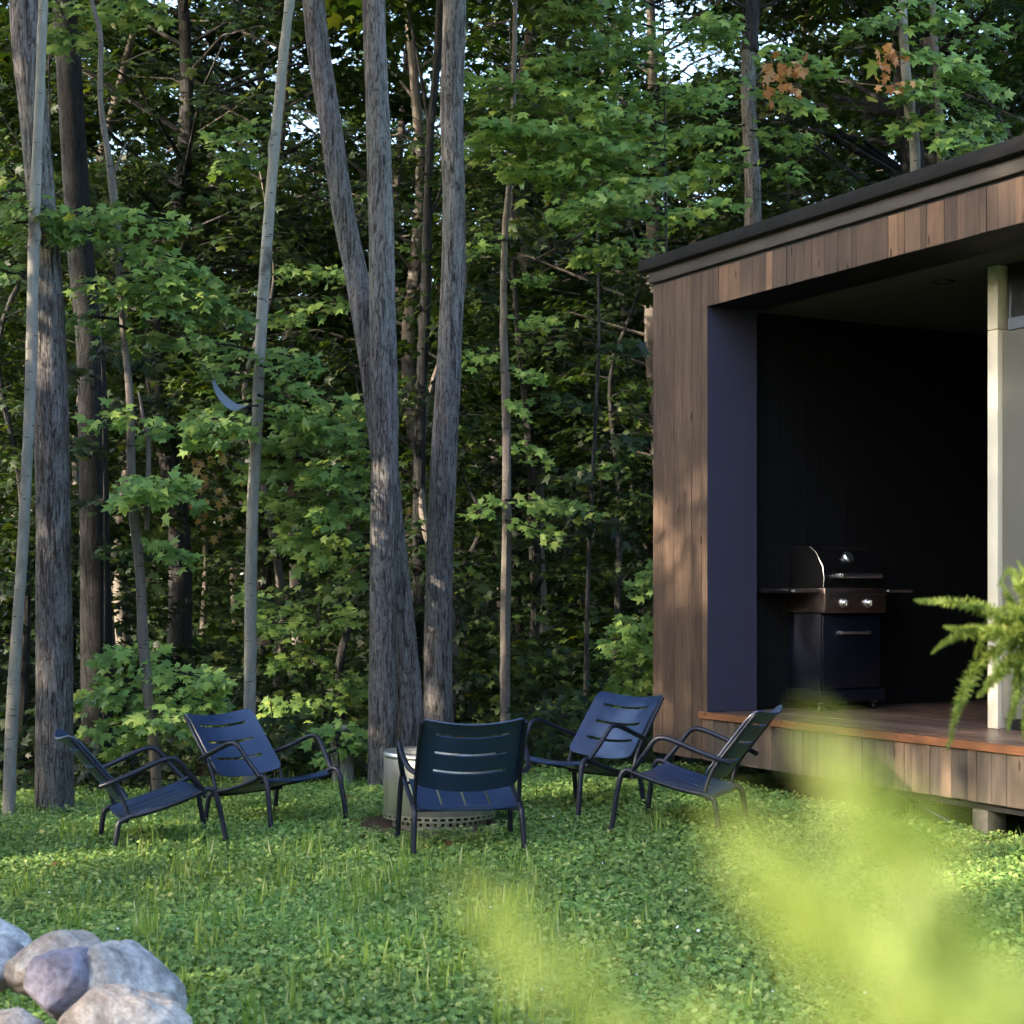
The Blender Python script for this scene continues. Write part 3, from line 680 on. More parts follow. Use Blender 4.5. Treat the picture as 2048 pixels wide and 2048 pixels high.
V, T = leaves(np.stack([x, y, gzv(x, y)+rg.uniform(.06, .09, n)], 1), np.array((0, -.2, 1.0))[None]+rg.normal(0, .4, (n, 3)), rg.normal(0, 1, (n, 3)), rg.uniform(.04, .08, n))
tag(link('fallen_leaves', np_mesh('fallen_leaves', V, T), M['leaf_brown']), kind='stuff', label='a few brown fallen leaves lying on the lawn')
# tiny pale flecks: small white flowers
x, y = scatter(140, 4.6, 11); n = len(x)
V, T = leaves(np.stack([x, y, gzv(x, y)+rg.uniform(.05, .09, n)], 1), np.array((0, -.3, 1.0))[None]+rg.normal(0, .3, (n, 3)), rg.normal(0, 1, (n, 3)), rg.uniform(.008, .016, n), OVAL*np.array((1.6, 1, 1)), OVAL_T)
M['petal'] = simple('white_petal', (.75,.75,.72), .7)
tag(link('clover_flowers', np_mesh('clover_flowers', V, T), M['petal']), kind='stuff', label='tiny white clover flowers scattered in the lawn')
# dirt ring round the fire pit
mb = MB(); seg = 64; vs = [(0, 0, .015)]
for k in range(seg):
    th = 2*math.pi*k/seg; r = .58+.10*noise.noise(Vector((math.cos(th)*2, math.sin(th)*2, 3)))
    vs.append((r*math.cos(th), r*math.sin(th), .002))
mb.add(vs, [(0, 1+k, 1+(k+1) % seg) for k in range(seg)])
o = mb.build('dirt_patch', M['dirt']); o.location = (-.44, 10.0, gz(-.44, 10.0)+.012); tag(o, kind='structure')

# ------------------------------------------------------------------ cabin
CX = empty('cabin', (1.05, 12.03, 0), math.atan2(-.8813, .4726))
tag(CX, 'flat-roofed cabin clad in brown vertical boards with a dark open porch', 'cabin')
S1, W1, ZT = 7.2, 4.2, 3.635       # length, depth, top of cladding
ZO, ZD = 3.387, .577               # opening head, deck top
rb = random.Random(5)
def boards(mb, s0, s1, z0, z1, depth=.022, w0=.07, w1=.15, side=False):
    s = s0
    while s < s1-.004:
        wdt = min(rb.uniform(w0, w1), s1-s)
        if s1-s-wdt < .03: wdt = s1-s
        d = depth+rb.uniform(0, .005)
        mb.box(s+.0015, s+wdt-.0015, -d, .0, z0+rb.uniform(0, .004), z1)
        s += wdt
M['clad_corner'] = wood('weathered_cedar_corner', [(0, (.105,.072,.053)), (.6, (.125,.086,.063)), (1, (.145,.10,.072))], axis_noise=.45, bmp=.45)
mb = MB(); boards(mb, 0, .68, .245, ZT, w0=.09, w1=.15); mb.build('corner_cladding', M['clad_corner'], CX, False)
mb = MB(); boards(mb, .68, S1, ZO, ZT, w0=.045, w1=.15)
mb.build('cladding', M['clad'], CX, False)
mb = MB(); boards(mb, .68, S1, .245, .532, w0=.06, w1=.16)
mb.build('skirt_boards', M['skirt'], CX, False)
# left end wall outside, back wall (boards)
mb = MB()
s = 0
Mr = Matrix.Translation((0, 0, 0)) @ Matrix.Rotation(math.pi/2, 4, 'Z')
yy = .0
while yy < W1:
    wd = rb.uniform(.08, .14); mb.box(-.022, 0, yy+.0015, min(W1, yy+wd)-.0015, .245, ZT); yy += wd
mb.build('end_cladding', M['clad'], CX, False)
# solid structure behind the boards
mb = MB(); mb.box(.002, .66, .002, .40, .26, ZT-.002)                 # corner pier
mb.box(.66, S1, .002, .40, ZO+.012, ZT-.002)                            # header
mb.box(.002, .60, .40, W1, .26, ZT-.004)                               # end wall
mb.box(.60, S1, W1-.15, W1, .26, ZT-.004)                              # back wall
mb.box(S1-.1, S1+.002, .40, W1-.15, ZD, ZT-.004)
mb.build('wall', M['black'], CX, False)
mb = MB(); yy = .405
while yy < W1-.16:
    mb.box(.60, .618+rb.uniform(0, .004), yy+.002, yy+.12, ZD+.002, ZO+.005); yy += .122
s = .63
while s < S1-.12:
    mb.box(s+.002, s+.12, W1-.17, W1-.15, ZD+.002, ZO+.005); s += .122
mb.build('porch_wall_boards', M['darkclad'], CX, False)
mb = MB(); mb.box(.66, .68, -.018, .40, ZD+.003, ZO); mb.build('jamb', M['jamb'], CX, False)
mb = MB(); mb.box(.68, S1, -.018, .40, ZO-.0, ZO+.010); mb.build('header_soffit', M['black'], CX, False)
mb = MB(); mb.box(.60, S1, .40, W1-.15, ZO+.006, ZO+.03); mb.build('porch_ceiling', M['ceiling'], CX, False)
# downlight
L = Vector((0, 0, 0))
def local(px, py, Zw):
    """cabin-local (s, w) of the point at height Zw seen at a photograph pixel"""
    y = (EYE-Zw)*F/(py-HZ); x = (px-1024)*y/F
    return ((x-1.05)*.4726-(y-12.03)*.8813, (x-1.05)*.8813+(y-12.03)*.4726)
ls, lw = local(1887, 565, ZO)
mb = MB(); mb.lathe([(.075, 0), (.072, -.006), (.058, -.006), (.050, .012), (.0001, .014)], 32, (ls, lw, ZO+.004))
dl = mb.build('downlight', M['gblack'], CX)
mb = MB(); mb.lathe([(.046, 0), (.03, -.004), (.0001, -.005)], 24, (ls, lw, ZO+.014)); mb.build('lens', M['chrome'], dl)
# roof
mb = MB(); mb.box(-.022, S1+.03, -.045, W1+.03, ZT+.022, 3.742, bev=.004); mb.build('fascia', M['fascia'], CX, True, 30)
mb = MB(); mb.box(-.085, S1+.09, -.105, W1+.09, 3.744, 3.83, bev=.012); mb.build('roof', M['roof'], CX, True, 30)
mb = MB(); mb.box(-.015, S1, -.010, W1, ZT, ZT+.020); mb.build('shadow_gap_trim', M['black'], CX, False)
# deck
mb = MB(); w_ = -.02
while w_ < W1-.16:
    mb.box(.60 if w_ > .4 else .684, S1, w_+.003, w_+.135, ZD-.028, ZD+rb.uniform(-.001, .001)); w_ += .138
mb.build('deck_boards', M['deck'], CX, False)
mb = MB(); s = .60
while s < S1:
    L_ = rb.uniform(.7, 1.3); mb.box(s+.001, min(S1, s+L_)-.001, -.044, -.024, ZD-.044, ZD+.004, bev=.002); s += L_
mb.build('deck_edge_board', M['edge'], CX, False)
mb = MB(); mb.box(.01, S1, .01, W1, .27, ZD-.032); mb.build('floor_frame', M['black'], CX, False)
# under the floor
us, uw = local(1973, 1672, .05)
mb = MB(); mb.box(us-.06, us+.06, uw-.05, uw+.09, -.3, .20, bev=.006); fp = mb.build('support_post', M['concrete'], CX, True, 30)
mb = MB(); mb.box(us-1.2, us+3, uw-.04, uw+.08, .20, .262); mb.build('support_beam', M['black'], CX, False)
mb = MB(); mb.tube([(us-.12, uw+.1, .0), (us-1.0, uw+.1, .24)], .018, 8); mb.build('brace', M['gblack'], CX)
mb = MB(); mb.box(.1, S1, W1*.5, W1*.5+.1, -.3, .26); mb.build('foundation_wall', M['black'], CX, False)
# cream post and glass front further right
ps = 2.608
mb = MB(); mb.box(ps, ps+.085, .70, .82, ZD+.003, 3.0, bev=.004); mb.box(ps, ps+.085, .70, .82, 3.004, ZO+.004, bev=.004)
mb.build('porch_post', M['post'], CX, True, 30)
mb = MB(); mb.box(ps+.118, ps+.15, .75, .78, ZO-.33, ZO); mb.box(ps+.15, S1-.1, .72, .78, ZO-.40, ZO-.33); mb.box(ps+.15, S1-.1, .72, .78, ZD+.004, ZD+.07)
mb.box(ps+1.6, ps+1.66, .72, .78, ZD+.07, ZO-.40); mb.build('window_frame', M['gblack'], CX, False)
mb = MB(); mb.box(ps+.15, S1-.1, .745, .757, ZO-.33, ZO); mb.build('transom_panel', M['black'], CX, False)
mb = MB(); mb.box(ps+.092, ps+1.598, .735, .757, ZD+.072, ZO-.402); mb.box(ps+1.662, S1-.1, .735, .757, ZD+.072, ZO-.402); mb.build('sliding_panel', M['slide'], CX, False)

# ------------------------------------------------------------------ grill, its back to the porch's end wall
def build_grill():
    s0, w0 = 1.00, .72                              # front face plane and its left edge (cabin-local)
    c = Matrix.Translation((1.05, 12.03, 0)) @ Matrix.Rotation(math.atan2(-.8813, .4726), 4, 'Z')
    base = c @ Vector((s0-.25, w0+.27, ZD+.002))
    # grill-local: +x to the viewer's right along its front, -y out of the front
    R = empty('gas_grill', base, math.atan2(.4726, .8813))
    tag(R, 'dark navy gas grill with steel control panel standing in the dark porch', 'grill')
    hw, hd = .265, .24
    mb = MB(); mb.box(-hw-.025, hw+.03, -hd-.02, hd, .06, .145, bev=.006); mb.build('base', M['enamel'], R, True, 30)
    mb = MB(); mb.box(-hw, hw, -hd+.012, hd-.01, .147, .68, bev=.006); mb.build('cabinet', M['enamel'], R, True, 30)
    mb = MB(); mb.box(-hw+.008, hw-.008, -hd-.008, -hd+.010, .155, .665, bev=.005); d = mb.build('door', M['enamel'], R, True, 30)
    mb = MB(); mb.tube([(-.125, -hd-.045, .545), (.125, -hd-.045, .545)], .010, 12)
    for sx in (-1, 1):
        mb.tube([(sx*.125, -hd-.008, .545), (sx*.125, -hd-.052, .545)], .014, 12)
    mb.build('handle', M['chrome'], d)
    # control panel
    mb = MB(); mb.box(-hw-.01, hw+.01, -hd-.05, hd-.02, .685, .86, bev=.008); p = mb.build('control_panel', M['panel'], R, True, 30)
    for x in (-.115, .105):
        k = MB(); prof = [(0.0001, 0), (.034, 0), (.034, .006), (.026, .012), (.024, .034), (.018, .040), (.0001, .041)]
        k.lathe(prof, 24)
        k.v = [(v[0]+x, -hd-.051-v[2], v[1]+.755) for v in k.v]; k.f = [tuple(reversed(f)) for f in k.f]
        k.box(x-.004, x+.004, -hd-.098, -hd-.09, .735, .775); k.build('knob', M['chrome'], p)
    mb = MB(); mb.box(-hw-.012, hw+.012, -hd-.054, -hd-.05, .812, .818); mb.build('trim_strip', M['chrome'], p, False)
    # lid: extruded profile
    prof = [(hd-.02, .864), (-hd-.01, .864), (-hd-.02, .93), (-hd-.005, 1.01), (-hd+.07, 1.11), (-hd+.14, 1.15), (hd-.12, 1.16), (hd-.03, 1.10)]
    mb = MB(); n = len(prof)
    for x in (-hw+.01, hw-.01): mb.v += [(x, y, z) for y, z in prof]
    mb.f = [tuple(range(n)), tuple(reversed(range(n, 2*n)))]+[(i, i+n, (i+1) % n+n, (i+1) % n) for i in range(n)]
    lid = mb.build('lid', M['gblack'], R, True, 35)
    mb = MB()
    for x in (-hw+.004,):
        mb.tube([(x+.003, y, z+.002) for y, z in prof[1:6]], .003, 6)
    mb.build('edge_trim', M['chrome'], lid)
    mb = MB(); mb.tube([(-.15, -hd-.075, .945), (.20, -hd-.075, .945)], .017, 14); mb.box(-.165, -.135, -hd-.085, -hd-.02, .93, .96, bev=.004); mb.box(.185, .215, -hd-.085, -hd-.02, .93, .96, bev=.004)
    mb.build('lid_handle', M['chrome'], lid)
    mb = MB(); mb.lathe([(.0001, .022), (.034, .020), (.044, .010), (.044, -.02)], 28)
    q = Matrix.Translation((0, -hd+.035, 1.075)) @ Matrix.Rotation(math.radians(58), 4, 'X')
    mb.v = [tuple(q @ Vector(v)) for v in mb.v]; mb.build('thermometer', M['chrome'], lid)
    for sx, x0, x1 in ((-1, -hw-.29, -hw-.02), (1, hw+.02, hw+.30)):
        mb = MB(); mb.box(x0, x1, -hd+.0, hd-.05, .825, .855, bev=.006); t = mb.build('side_shelf', M['gblack'], R, True, 30)
        mb = MB(); mb.tube([(x0+.03, -hd-.022, .84), (x1-.03, -hd-.022, .84)], .012, 10); mb.tube([(x0+.03, -hd-.022, .84), (x0+.03, -hd+.003, .84)], .007, 8); mb.tube([(x1-.03, -hd-.022, .84), (x1-.03, -hd+.003, .84)], .007, 8)
        mb.build('towel_rail', M['chrome'], t)
    for x in (-hw+.01, hw-.04):
        for y in (-hd+.02, hd-.05):
            mb = MB(); mb.tube([(x-.011, y, .026), (x+.011, y, .026)], .026, 16); cs = mb.build('caster', M['gblack'], R)
            mb = MB(); mb.box(x-.016, x+.016, y-.01, y+.01, .045, .062); mb.tube([(x-.016, y, .026), (x+.016, y, .026)], .010, 10); mb.build('caster_fork', M['chrome'], cs, False)
build_grill()

# ------------------------------------------------------------------ fire pit
FP = empty('fire_pit', (-.44, 10.0, gz(-.44, 10.0)+.02))
tag(FP, 'round stainless steel fire pit on a low perforated stand between the chairs', 'fire pit')
def perforated(r, z0, z1, rows, cols, name, parent):
    # a cylinder wall with rows of real openings
    mb = MB(); nz = rows*2+1; seg = cols*2; zs = [z0+(z1-z0)*((i//2)*(1.0/rows)+(.30/rows if i % 2 else 0)) if i < nz*1 else z1 for i in range(nz)]+[z1]
    zs = []
    for i in range(rows):
        zs += [z0+(z1-z0)*(i+.0)/rows, z0+(z1-z0)*(i+.28)/rows, z0+(z1-z0)*(i+.72)/rows]
    zs.append(z1)
    off = len(mb.v)
    for zz in zs:
        for k in range(seg):
            th = 2*math.pi*(k+(.12 if k % 2 else -.12))/seg; mb.v.append((r*math.cos(th), r*math.sin(th), zz))
    for i in range(len(zs)-1):
        for k in range(seg):
            if i % 3 == 1 and k % 2 == (i//3) % 2: continue
            k2 = (k+1) % seg; mb.f.append((i*seg+k, i*seg+k2, (i+1)*seg+k2, (i+1)*seg+k))
    return mb.build(name, M['steel'], parent)
mb = MB(); mb.lathe([(.335, .085), (.338, .09), (.338, .415), (.333, .425), (.333, .09)], 72); mb.build('body', M['steel'], FP)
mb = MB(); mb.lathe([(.338, .415), (.345, .425), (.345, .432), (.335, .448), (.30, .452), (.275, .445), (.272, .43), (.272, .12)], 72); mb.build('rim', M['steel'], FP)
mb = MB(); mb.lathe([(.27, .15), (.0001, .148)], 48); mb.build('ash_plate', M['gblack'], FP)
perforated(.342, .055, .088, 1, 46, 'vent_band', FP)
perforated(.285, -.03, .055, 2, 40, 'stand', FP)
mb = MB(); mb.lathe([(.27, -.03), (.27, .07)], 48); mb.build('inner_ring', M['gblack'], FP)

# ------------------------------------------------------------------ lounge chairs
def panel(w, l, slots, axis, curve, name, mt, parent, basis, thick=.007, taper=0.0, cornr=.03):
    """a bent sheet with real slots; basis(u, v) -> point, u across, v along"""
    us = sorted(set([-w/2, w/2] + [round(-w/2+w*i/22, 5) for i in range(23)] + [s[0] for s in slots] + [s[1] for s in slots]))
    vs = sorted(set([0, l] + [round(l*i/16, 5) for i in range(17)] + [s[2] for s in slots] + [s[3] for s in slots]))
    bm = bmesh.new(); grid = []
    for v in vs:
        row = []
        for u in us:
            uu, vv = u, v
            du = max(0, abs(u)-(w/2-cornr)); dv = max(0, max(cornr-v, v-(l-cornr)))
            if du > 0 and dv > 0:
                m_ = max(du, dv); h_ = math.hypot(du, dv); k = m_/h_
                uu = math.copysign((w/2-cornr)+du*k, u)
                vv = (cornr-dv*k) if v < cornr else (l-cornr+dv*k)
            row.append(bm.verts.new(basis(uu, vv)))
        grid.append(row)
    for j in range(len(vs)-1):
        for i in range(len(us)-1):
            um = (us[i]+us[i+1])/2; vm = (vs[j]+vs[j+1])/2
            if any(a < um < b and c < vm < d for a, b, c, d in slots): continue
            bm.faces.new((grid[j][i], grid[j][i+1], grid[j+1][i+1], grid[j+1][i]))
    bmesh.ops.recalc_face_normals(bm, faces=bm.faces)
    bmesh.ops.solidify(bm, geom=list(bm.faces), thickness=thick)
    bmesh.ops.recalc_face_normals(bm, faces=bm.faces)
    me = bpy.data.meshes.new(name); bm.to_mesh(me); bm.free()
    me.polygons.foreach_set('use_smooth', [True]*len(me.polygons))
    try: me.set_sharp_from_angle(angle=math.radians(40))
    except Exception: pass
    return link(name, me, mt, parent)
def build_chair():
    R = empty('lounge_chair', (0, 0, 0))
    # side profile in local (y forward, z up)
    B0 = Vector((0, -.02, .315)); B1 = Vector((0, -.31, .705)); bl = (B1-B0).length; bd = (B1-B0)/bl; bn = Vector((0, bd.z, -bd.y))
    def bb(u, v): return B0+bd*v+Vector((u, 0, 0))+bn*(.055*(2*u/.54)**2)+(bn*(-.02*max(0, (v-bl*.8)/(bl*.2))**2))
    sl = []
    for fr in (.25, .51, .77): sl.append((-.19, .19, bl*fr, bl*fr+.020))
    panel(.54, bl, sl, 0, .05, 'backrest', M['chair'], R, bb, .008, cornr=.035)
    S0 = Vector((0, -.02, .215)); S1_ = Vector((0, .455, .335)); L = (S1_-S0).length; sd = (S1_-S0)/L; sn = Vector((0, -sd.z, sd.y))
    def sb(u, v): return S0+sd*v+Vector((u, 0, 0))+sn*(.018*(2*u/.54)**2)-sn*(.03*max(0, (v-L*.86)/(L*.14))**2)
    ss = [(x-.007, x+.007, .06, L-.12) for x in (-.13, 0, .13)]
    panel(.54, L, ss, 1, .02, 'seat', M['chair'], R, sb, .008, cornr=.03)
    rt = .0135
    for sx in (-1, 1):
        # back upright running down to the rear of the seat
        mb = MB(); pts = [Vector((sx*.272, -.295, .682)), Vector((sx*.275, -.175, .52)), Vector((sx*.278, -.06, .36)), Vector((sx*.280, -.015, .225))]
        mb.tube([p+bn*.03 for p in smooth_path(pts, 4)], rt*.9, 10); mb.build('back_upright', M['frame'], R)
        mb = MB(); pts = [(sx*.285, -.01, .235), (sx*.287, .15, .262), (sx*.292, .30, .300), (sx*.298, .44, .345)]
        mb.tube(smooth_path(pts, 4), rt, 10); mb.build('seat_rail', M['frame'], R)
        # armrest: rear end on the upright, rising forward, bending down to the seat rail
        mb = MB(); pts = [(sx*.285, -.135, .425), (sx*.318, -.07, .447), (sx*.335, .06, .492), (sx*.338, .17, .533), (sx*.338, .235, .548), (sx*.337, .275, .54), (sx*.334, .305, .51), (sx*.322, .355, .44), (sx*.302, .425, .352)]
        mb.tube(smooth_path(pts, 5), rt*1.1, 10); mb.build('armrest', M['frame'], R)
        mb = MB(); pts = [(sx*.287, .03, .245), (sx*.284, -.025, .225), (sx*.286, -.055, .19), (sx*.296, -.085, .01)]
        mb.tube(smooth_path(pts, 5), rt*1.15, 10); lg = mb.build('leg', M['frame'], R)
        mb = MB(); mb.tube([(sx*.2958, -.084, .016), (sx*.2964, -.087, -.004)], rt*1.3, 10); mb.build('foot_cap', M['foot'], lg)
        mb = MB(); pts = [(sx*.296, .40, .333), (sx*.300, .455, .352), (sx*.304, .488, .325), (sx*.310, .508, .24), (sx*.320, .538, .01)]
        mb.tube(smooth_path(pts, 5), rt*1.15, 10); lg = mb.build('leg', M['frame'], R)
        mb = MB(); mb.tube([(sx*.3198, .537, .016), (sx*.3204, .539, -.004)], rt*1.3, 10); mb.build('foot_cap', M['foot'], lg)
    mb = MB(); mb.tube([(-.285, -.005, .215), (.285, -.005, .215)], .010, 8); mb.build('crossbar', M['frame'], R)
    mb = MB(); mb.tube([(-.300, .43, .312), (.300, .43, .312)], .010, 8); mb.build('crossbar', M['frame'], R)
    return R
CG = 'dark blue slotted metal lounge chairs around the fire pit'
chair0 = build_chair()
# (mid foot-line point x, y, forward direction, label)
specs = [
    ((-.275, 9.0), (-.16, .987), 'lounge chair seen from behind, its back nearly black, in front of the fire pit'),
    ((-2.01, 9.48), (.93, .37), 'leftmost lounge chair, in side view facing right, with its black back to the left'),
    ((-1.47, 10.22), (.78, -.62), 'lounge chair with a bright blue backrest behind the leftmost chair'),
    ((.395, 10.25), (-.72, -.69), 'lounge chair with a pale grey-blue backrest near the cabin corner'),
    ((.975, 9.5), (-.92, .39), 'lounge chair in side view facing left, rightmost, in front of the deck'),
]
for i, ((x, y), f, lab) in enumerate(specs):
    c = chair0 if i == 0 else copy_tree(chair0)
    f = Vector((f[0], f[1], 0)).normalized(); mid = Vector((x, y, 0)) - f*.225
    c.location = (mid.x, mid.y, gz(mid.x, mid.y)+.012); c.rotation_euler = (math.radians([0, 3.5, 2, 1, 1][i]), 0, math.atan2(-f.x, f.y))
    c.location.z += [.055, -.03, -.02, 0, 0][i]
    tag(c, lab, 'lounge chair', CG)

# ------------------------------------------------------------------ stump
zt = 12.3; sx_ = (683-1024)*zt/F
st = empty('stump', (sx_, zt, gz(sx_, zt))); tag(st, 'short pale tree stump behind the gap between the blue chair and the fire pit', 'stump')
mb = trunk_mb([(0, 0, -.05), (.01, 0, .15), (0, .01, .33), (.01, 0, .47)], [.095, .088, .085, .083], 24, .08, 33, .02, 8)
mb.build('trunk', M['birch'], st)
# ------------------------------------------------------------------ striped strip caught among leaves
P = [at(x*K, y*K, 11.7) for x, y in ((402, 718), (408, 735), (420, 752), (436, 766), (450, 770), (466, 766))]
b = P[0].copy(); o = empty('cloth_strip', b); tag(o, 'pale blue-grey cloth strip hanging in a curve among leaves left of the slender birch', 'cloth')
mb = MB(); sp = smooth_path([p-b for p in P], 5); wv = [.02+.035*math.sin(math.pi*min(1, i/(len(sp)-1)+.05)) for i in range(len(sp))]
for i, p in enumerate(sp):
    for j in range(5):
        q = (j-2)/2; mb.v.append(tuple(p+Vector((0, .05*q, wv[i]*q*.7+.006*math.cos(j*3)))))
for i in range(len(sp)-1):
    for j in range(4): mb.f.append((i*5+j, i*5+j+1, (i+1)*5+j+1, (i+1)*5+j))
m, n, out = mat('striped_cloth'); tc = N(n, 'ShaderNodeTexCoord'); wt = N(n, 'ShaderNodeTexWave'); wt.inputs['Scale'].default_value = 22
wt.bands_direction = 'Z'; n.links.new(tc.outputs['Object'], wt.inputs['Vector'])
pbsdf(n, out, ramp(n, wt.outputs[0], [(0.4, (.16,.20,.24)), (0.6, (.27,.31,.35))]), .8)
mb.build('cloth', m, o)
mb = MB(); mb.tube([at(x*K, y*K, zz)-b for x, y, zz in ((466, 766, 11.7), (474, 767, 11.75), (486, 764, 11.9))], .006, 6); mb.tube([at(x*K, y*K, zz)-b for x, y, zz in ((402, 718, 11.7), (385, 690, 11.75), (330, 610, 11.8), (240, 560, 11.5))], .004, 6); mb.build('cord', M['foot'], o)

# ------------------------------------------------------------------ rocks
M['mulch'] = M['dirt']
mb = MB(); nu, nv = 30, 14; rc = at(60, 2060, 4.4)
for j in range(nv):
    for i in range(nu):
        th = 2*math.pi*i/nu; q = j/(nv-1); r = .10+.95*q
        h = (rc.z+.02)*(1-q**1.6) + .02*noise.noise(Vector((math.cos(th)*r*4, math.sin(th)*r*4, 1)))
        mb.v.append((-1.45+r*1.25*math.cos(th), 4.35+r*.75*math.sin(th), max(h, 0)+gz(-1.45, 4.35)-.04))
for j in range(nv-1):
    for i in range(nu):
        i2 = (i+1) % nu; mb.f.append((j*nu+i, j*nu+i2, (j+1)*nu+i2, (j+1)*nu+i))
mb.f.append(tuple(range(nu)))
tag(mb.build('soil_mound', M['mulch']), kind='structure')
def rock(label, px, py, z, wpx, hpx, dp, mt, seed, rot=0):
    c = at(px, py, z); rx = wpx*z/F/2; rz = hpx*z/F/2
    bm = bmesh.new(); bmesh.ops.create_icosphere(bm, subdivisions=5, radius=1)
    so_ = Vector((seed*5.1, seed*2.7, seed))
    for v in bm.verts:
        p = v.co.copy(); d = 1+.18*noise.noise(p*1.1+so_)+.10*noise.noise(p*2.6+so_)+.045*noise.noise(p*6+so_)+.022*noise.noise(p*15+so_)+.010*noise.noise(p*36+so_)
        # flatten with a few random planes
        for k in range(9):
            nrm_ = Vector((math.sin(seed*3+k*2.1), math.cos(seed*1.7+k*1.3), math.sin(seed+k*4.4))).normalized()
            t = (p*d).dot(nrm_)
            if t > .80: d *= (.80+(t-.80)*.3)/t
        v.co = Vector((p.x*d*rx, p.y*d*dp/2, p.z*d*rz))
        v.co.rotate(Matrix.Rotation(rot, 3, 'Y'))
    me = bpy.data.meshes.new('rock'); bm.to_mesh(me); bm.free(); me.polygons.foreach_set('use_smooth', [True]*len(me.polygons))
    o = link('rock', me, mt); o.location = c; tag(o, label, 'rock', 'rocks piled at the lower left corner')
rock('white rock cut by the left edge, highest of the pile', -55, 1885, 4.75, 220, 140, .28, M['rock_white'], 1, .35)
rock('dark grey rock at the left edge below the white one', -20, 1925, 4.55, 190, 105, .28, M['rock_grey'], 2, .1)
rock('beige speckled rock behind the purple one', 120, 1935, 4.5, 215, 140, .26, M['rock_beige'], 3, .12)
rock('smooth purple-grey rock in the middle of the pile', 128, 1965, 4.25, 165, 150, .2, M['rock_purple'], 4, .3)
rock('large white and grey rock, right end of the pile', 250, 1982, 4.3, 225, 190, .3, M['rock_grey'], 5, .35)
rock('low pale beige rock at the bottom of the frame', 245, 2072, 4.0, 290, 200, .32, M['rock_beige'], 6, .15)
rock('small brown rock at the bottom left corner', 30, 2075, 4.0, 150, 110, .2, M['rock_beige'], 7, 0)

# ------------------------------------------------------------------ foxtail ferns
def plume(pts, r, needles, nl, seed, parent, mt, sw=.0016, rstem=.0025):
    rg = np.random.default_rng(seed); P = smooth_path(pts, 10); A = np.array([tuple(p) for p in P]); n = needles
    t = rg.random(n)*(len(A)-1); i = np.minimum(t.astype(int), len(A)-2); fr = (t-i)[:, None]
    c = A[i]*(1-fr)+A[i+1]*fr; d = nrm(A[i+1]-A[i]); q = t/(len(A)-1)
    u = nrm(np.cross(d, rg.normal(0, 1, (n, 3))))
    prof = np.clip(np.minimum(1, (1-q)*2.2+.06), 0, 1)*np.minimum(1, .45+q*3)
    H = nrm(u*1.0+d*.75+rg.normal(0, .2, (n, 3)))
    S = nl*prof*rg.uniform(.6, 1.15, n)
    Nn = rg.normal(0, 1, (n, 3))
    tm = np.array([(-.5,0,0),(.5,0,0),(.5,.6,.0),(-.5,.6,0),(0,1,.05)], dtype=np.float32)*np.array((sw/nl*2, 1, 1)); tr = np.array([(0,1,2),(0,2,3),(3,2,4)])
    V, T = leaves(c+u*(r*.15*rg.random((n, 1))), Nn, H, S, tm, tr)
    mb = MB(); mb.tube(P, [rstem*(1-.6*k/(len(P)-1)) for k in range(len(P))], 6)
    sv = np.array([tuple(v) for v in mb.v]); qt = [f for f in mb.f if len(f) == 4]
    st = np.array([(a, b_, c_) for a, b_, c_, d_ in qt]+[(a, c_, d_) for a, b_, c_, d_ in qt])
    V2 = np.concatenate([V, sv]); T2 = np.concatenate([T, st+len(V)])
    return link('plume', np_mesh('plume', V2, T2), mt, parent)
def pot(parent, x, y, ztop, r, h):
    mb = MB(); mb.lathe([(.0001, ztop-h), (r*.72, ztop-h), (r*.95, ztop-.03), (r, ztop-.03), (r, ztop), (r*.92, ztop), (r*.9, ztop-.05), (.0001, ztop-.05)], 40, (x, y, 0))
    mb.build('pot', M['pot'], parent)
zf = 3.4
bx = at(2190, 1420, zf)
FR = empty('foxtail_fern', (bx.x, bx.y, gz(bx.x, bx.y))); tag(FR, 'potted foxtail fern with fluffy green plumes spilling in front of the cabin', 'fern')
off = Vector(FR.location)
pot(FR, 0, 0, bx.z-off.z, .125, bx.z-off.z+.02)
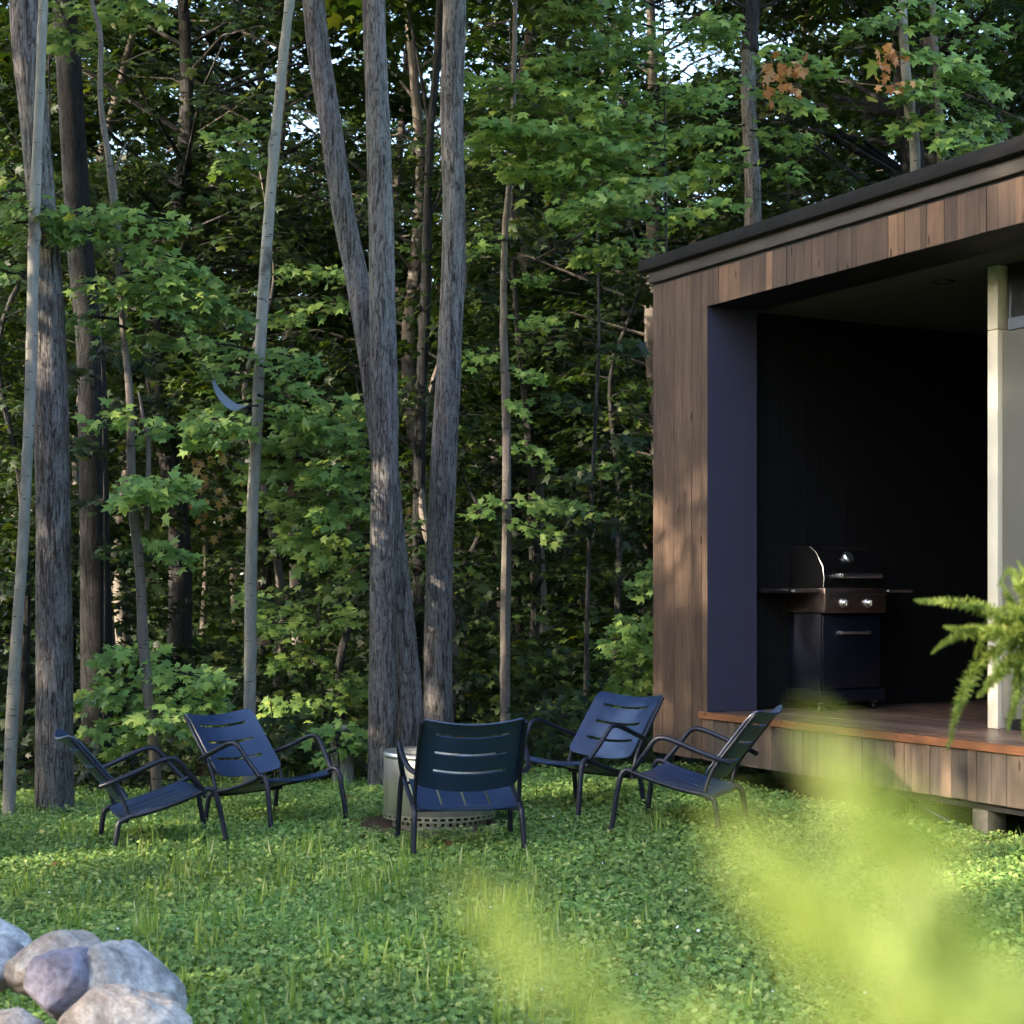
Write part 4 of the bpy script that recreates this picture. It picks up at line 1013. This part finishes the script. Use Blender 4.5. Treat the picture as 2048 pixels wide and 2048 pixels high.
pl = [
 [(2075,1290),(2010,1240),(1960,1215),(1900,1205),(1850,1203),(1828,1200)],
 [(2075,1290),(2000,1270),(1950,1262),(1910,1258),(1887,1253)],
 [(2075,1290),(1990,1265),(1930,1268),(1890,1285),(1862,1308)],
 [(2075,1290),(2010,1290),(1960,1330),(1930,1380),(1912,1430),(1900,1480),(1893,1500)],
 [(2075,1290),(2015,1330),(1990,1355),(1965,1385),(1955,1393)],
 [(2075,1290),(2040,1240),(2015,1190),(2000,1160)],
 [(2075,1290),(2060,1220),(2040,1170),(2020,1140),(1995,1172)],
 [(2075,1290),(2050,1320),(2035,1380),(2022,1430),(2015,1465)],
 [(2075,1290),(2070,1330),(2058,1400),(2050,1450),(2046,1480)],
 [(2075,1290),(2090,1220),(2110,1170),(2150,1140)], [(2075,1290),(2140,1250),(2200,1260),(2250,1320)], [(2075,1290),(2120,1320),(2160,1380),(2180,1450)],
 [(2075,1290),(2060,1260),(2035,1225),(2010,1215),(1985,1235)], [(2075,1290),(2050,1270),(2020,1275),(1995,1310),(1985,1360)], [(2075,1290),(2070,1240),(2062,1190),(2050,1150),(2035,1120)], [(2075,1290),(2060,1310),(2040,1340),(2030,1400),(2030,1440)], [(2075,1290),(2050,1250),(2025,1245),(1990,1225),(1965,1222)],
 [(2075,1290),(2030,1260),(1995,1250),(1960,1290),(1950,1320)], [(2075,1290),(2045,1250),(2030,1280),(2020,1330)],
]
for i, pp in enumerate(pl):
    rr = random.Random(i); k = len(pp)
    pp = [(2185, 1400), (2150, 1330)] + pp; k = len(pp)
    pts = [at(x, y_, zf+(j/(k-1))*rr.uniform(-.25, .15)) - off for j, (x, y_) in enumerate(pp)]
    plume(pts, .024, 2000, .021, 100+i, FR, M['fern'], .0012)
# the fern right in front of the lens
zb = .42
b2 = at(2250, 2600, .42); FB = empty('foxtail_fern', (b2.x, b2.y, gz(b2.x, b2.y))); tag(FB, 'pale yellow-green fern plumes blurred close to the camera at the lower right', 'fern')
off = Vector(FB.location)
pot(FB, 0, 0, b2.z-off.z-.01, .11, b2.z-off.z)
pl2 = [
 [(2250,2500,.50),(1900,2180,.45),(1500,2130,.42),(1180,1990,.40),(1010,1850,.39),(900,1755,.385)],
 [(2250,2500,.50),(2080,2150,.45),(1930,1900,.42),(1800,1710,.40),(1690,1550,.39),(1620,1430,.385)],
 [(2250,2500,.50),(1950,2130,.44),(1760,1960,.41),(1600,1810,.39),(1500,1700,.38),(1440,1610,.375)],
 [(2250,2500,.50),(2050,2160,.42),(1820,1950,.38),(1700,1800,.36),(1600,1660,.35)],
 [(2250,2500,.50),(2300,2200,.42),(2150,2060,.38),(1950,2000,.36),(1800,1960,.35)],
 [(2250,2500,.50),(2000,2200,.42),(1800,2080,.40),(1600,2020,.38)],
]
for i, pp in enumerate(pl2):
    pts = [at(x, y_, z_*.50) - off for x, y_, z_ in pp]
    nn = [230, 380, 250, 150, 170, 190][i]
    plume(pts, .006, nn, .0095, 200+i, FB, M['fern_pale'], .0006, .0007)
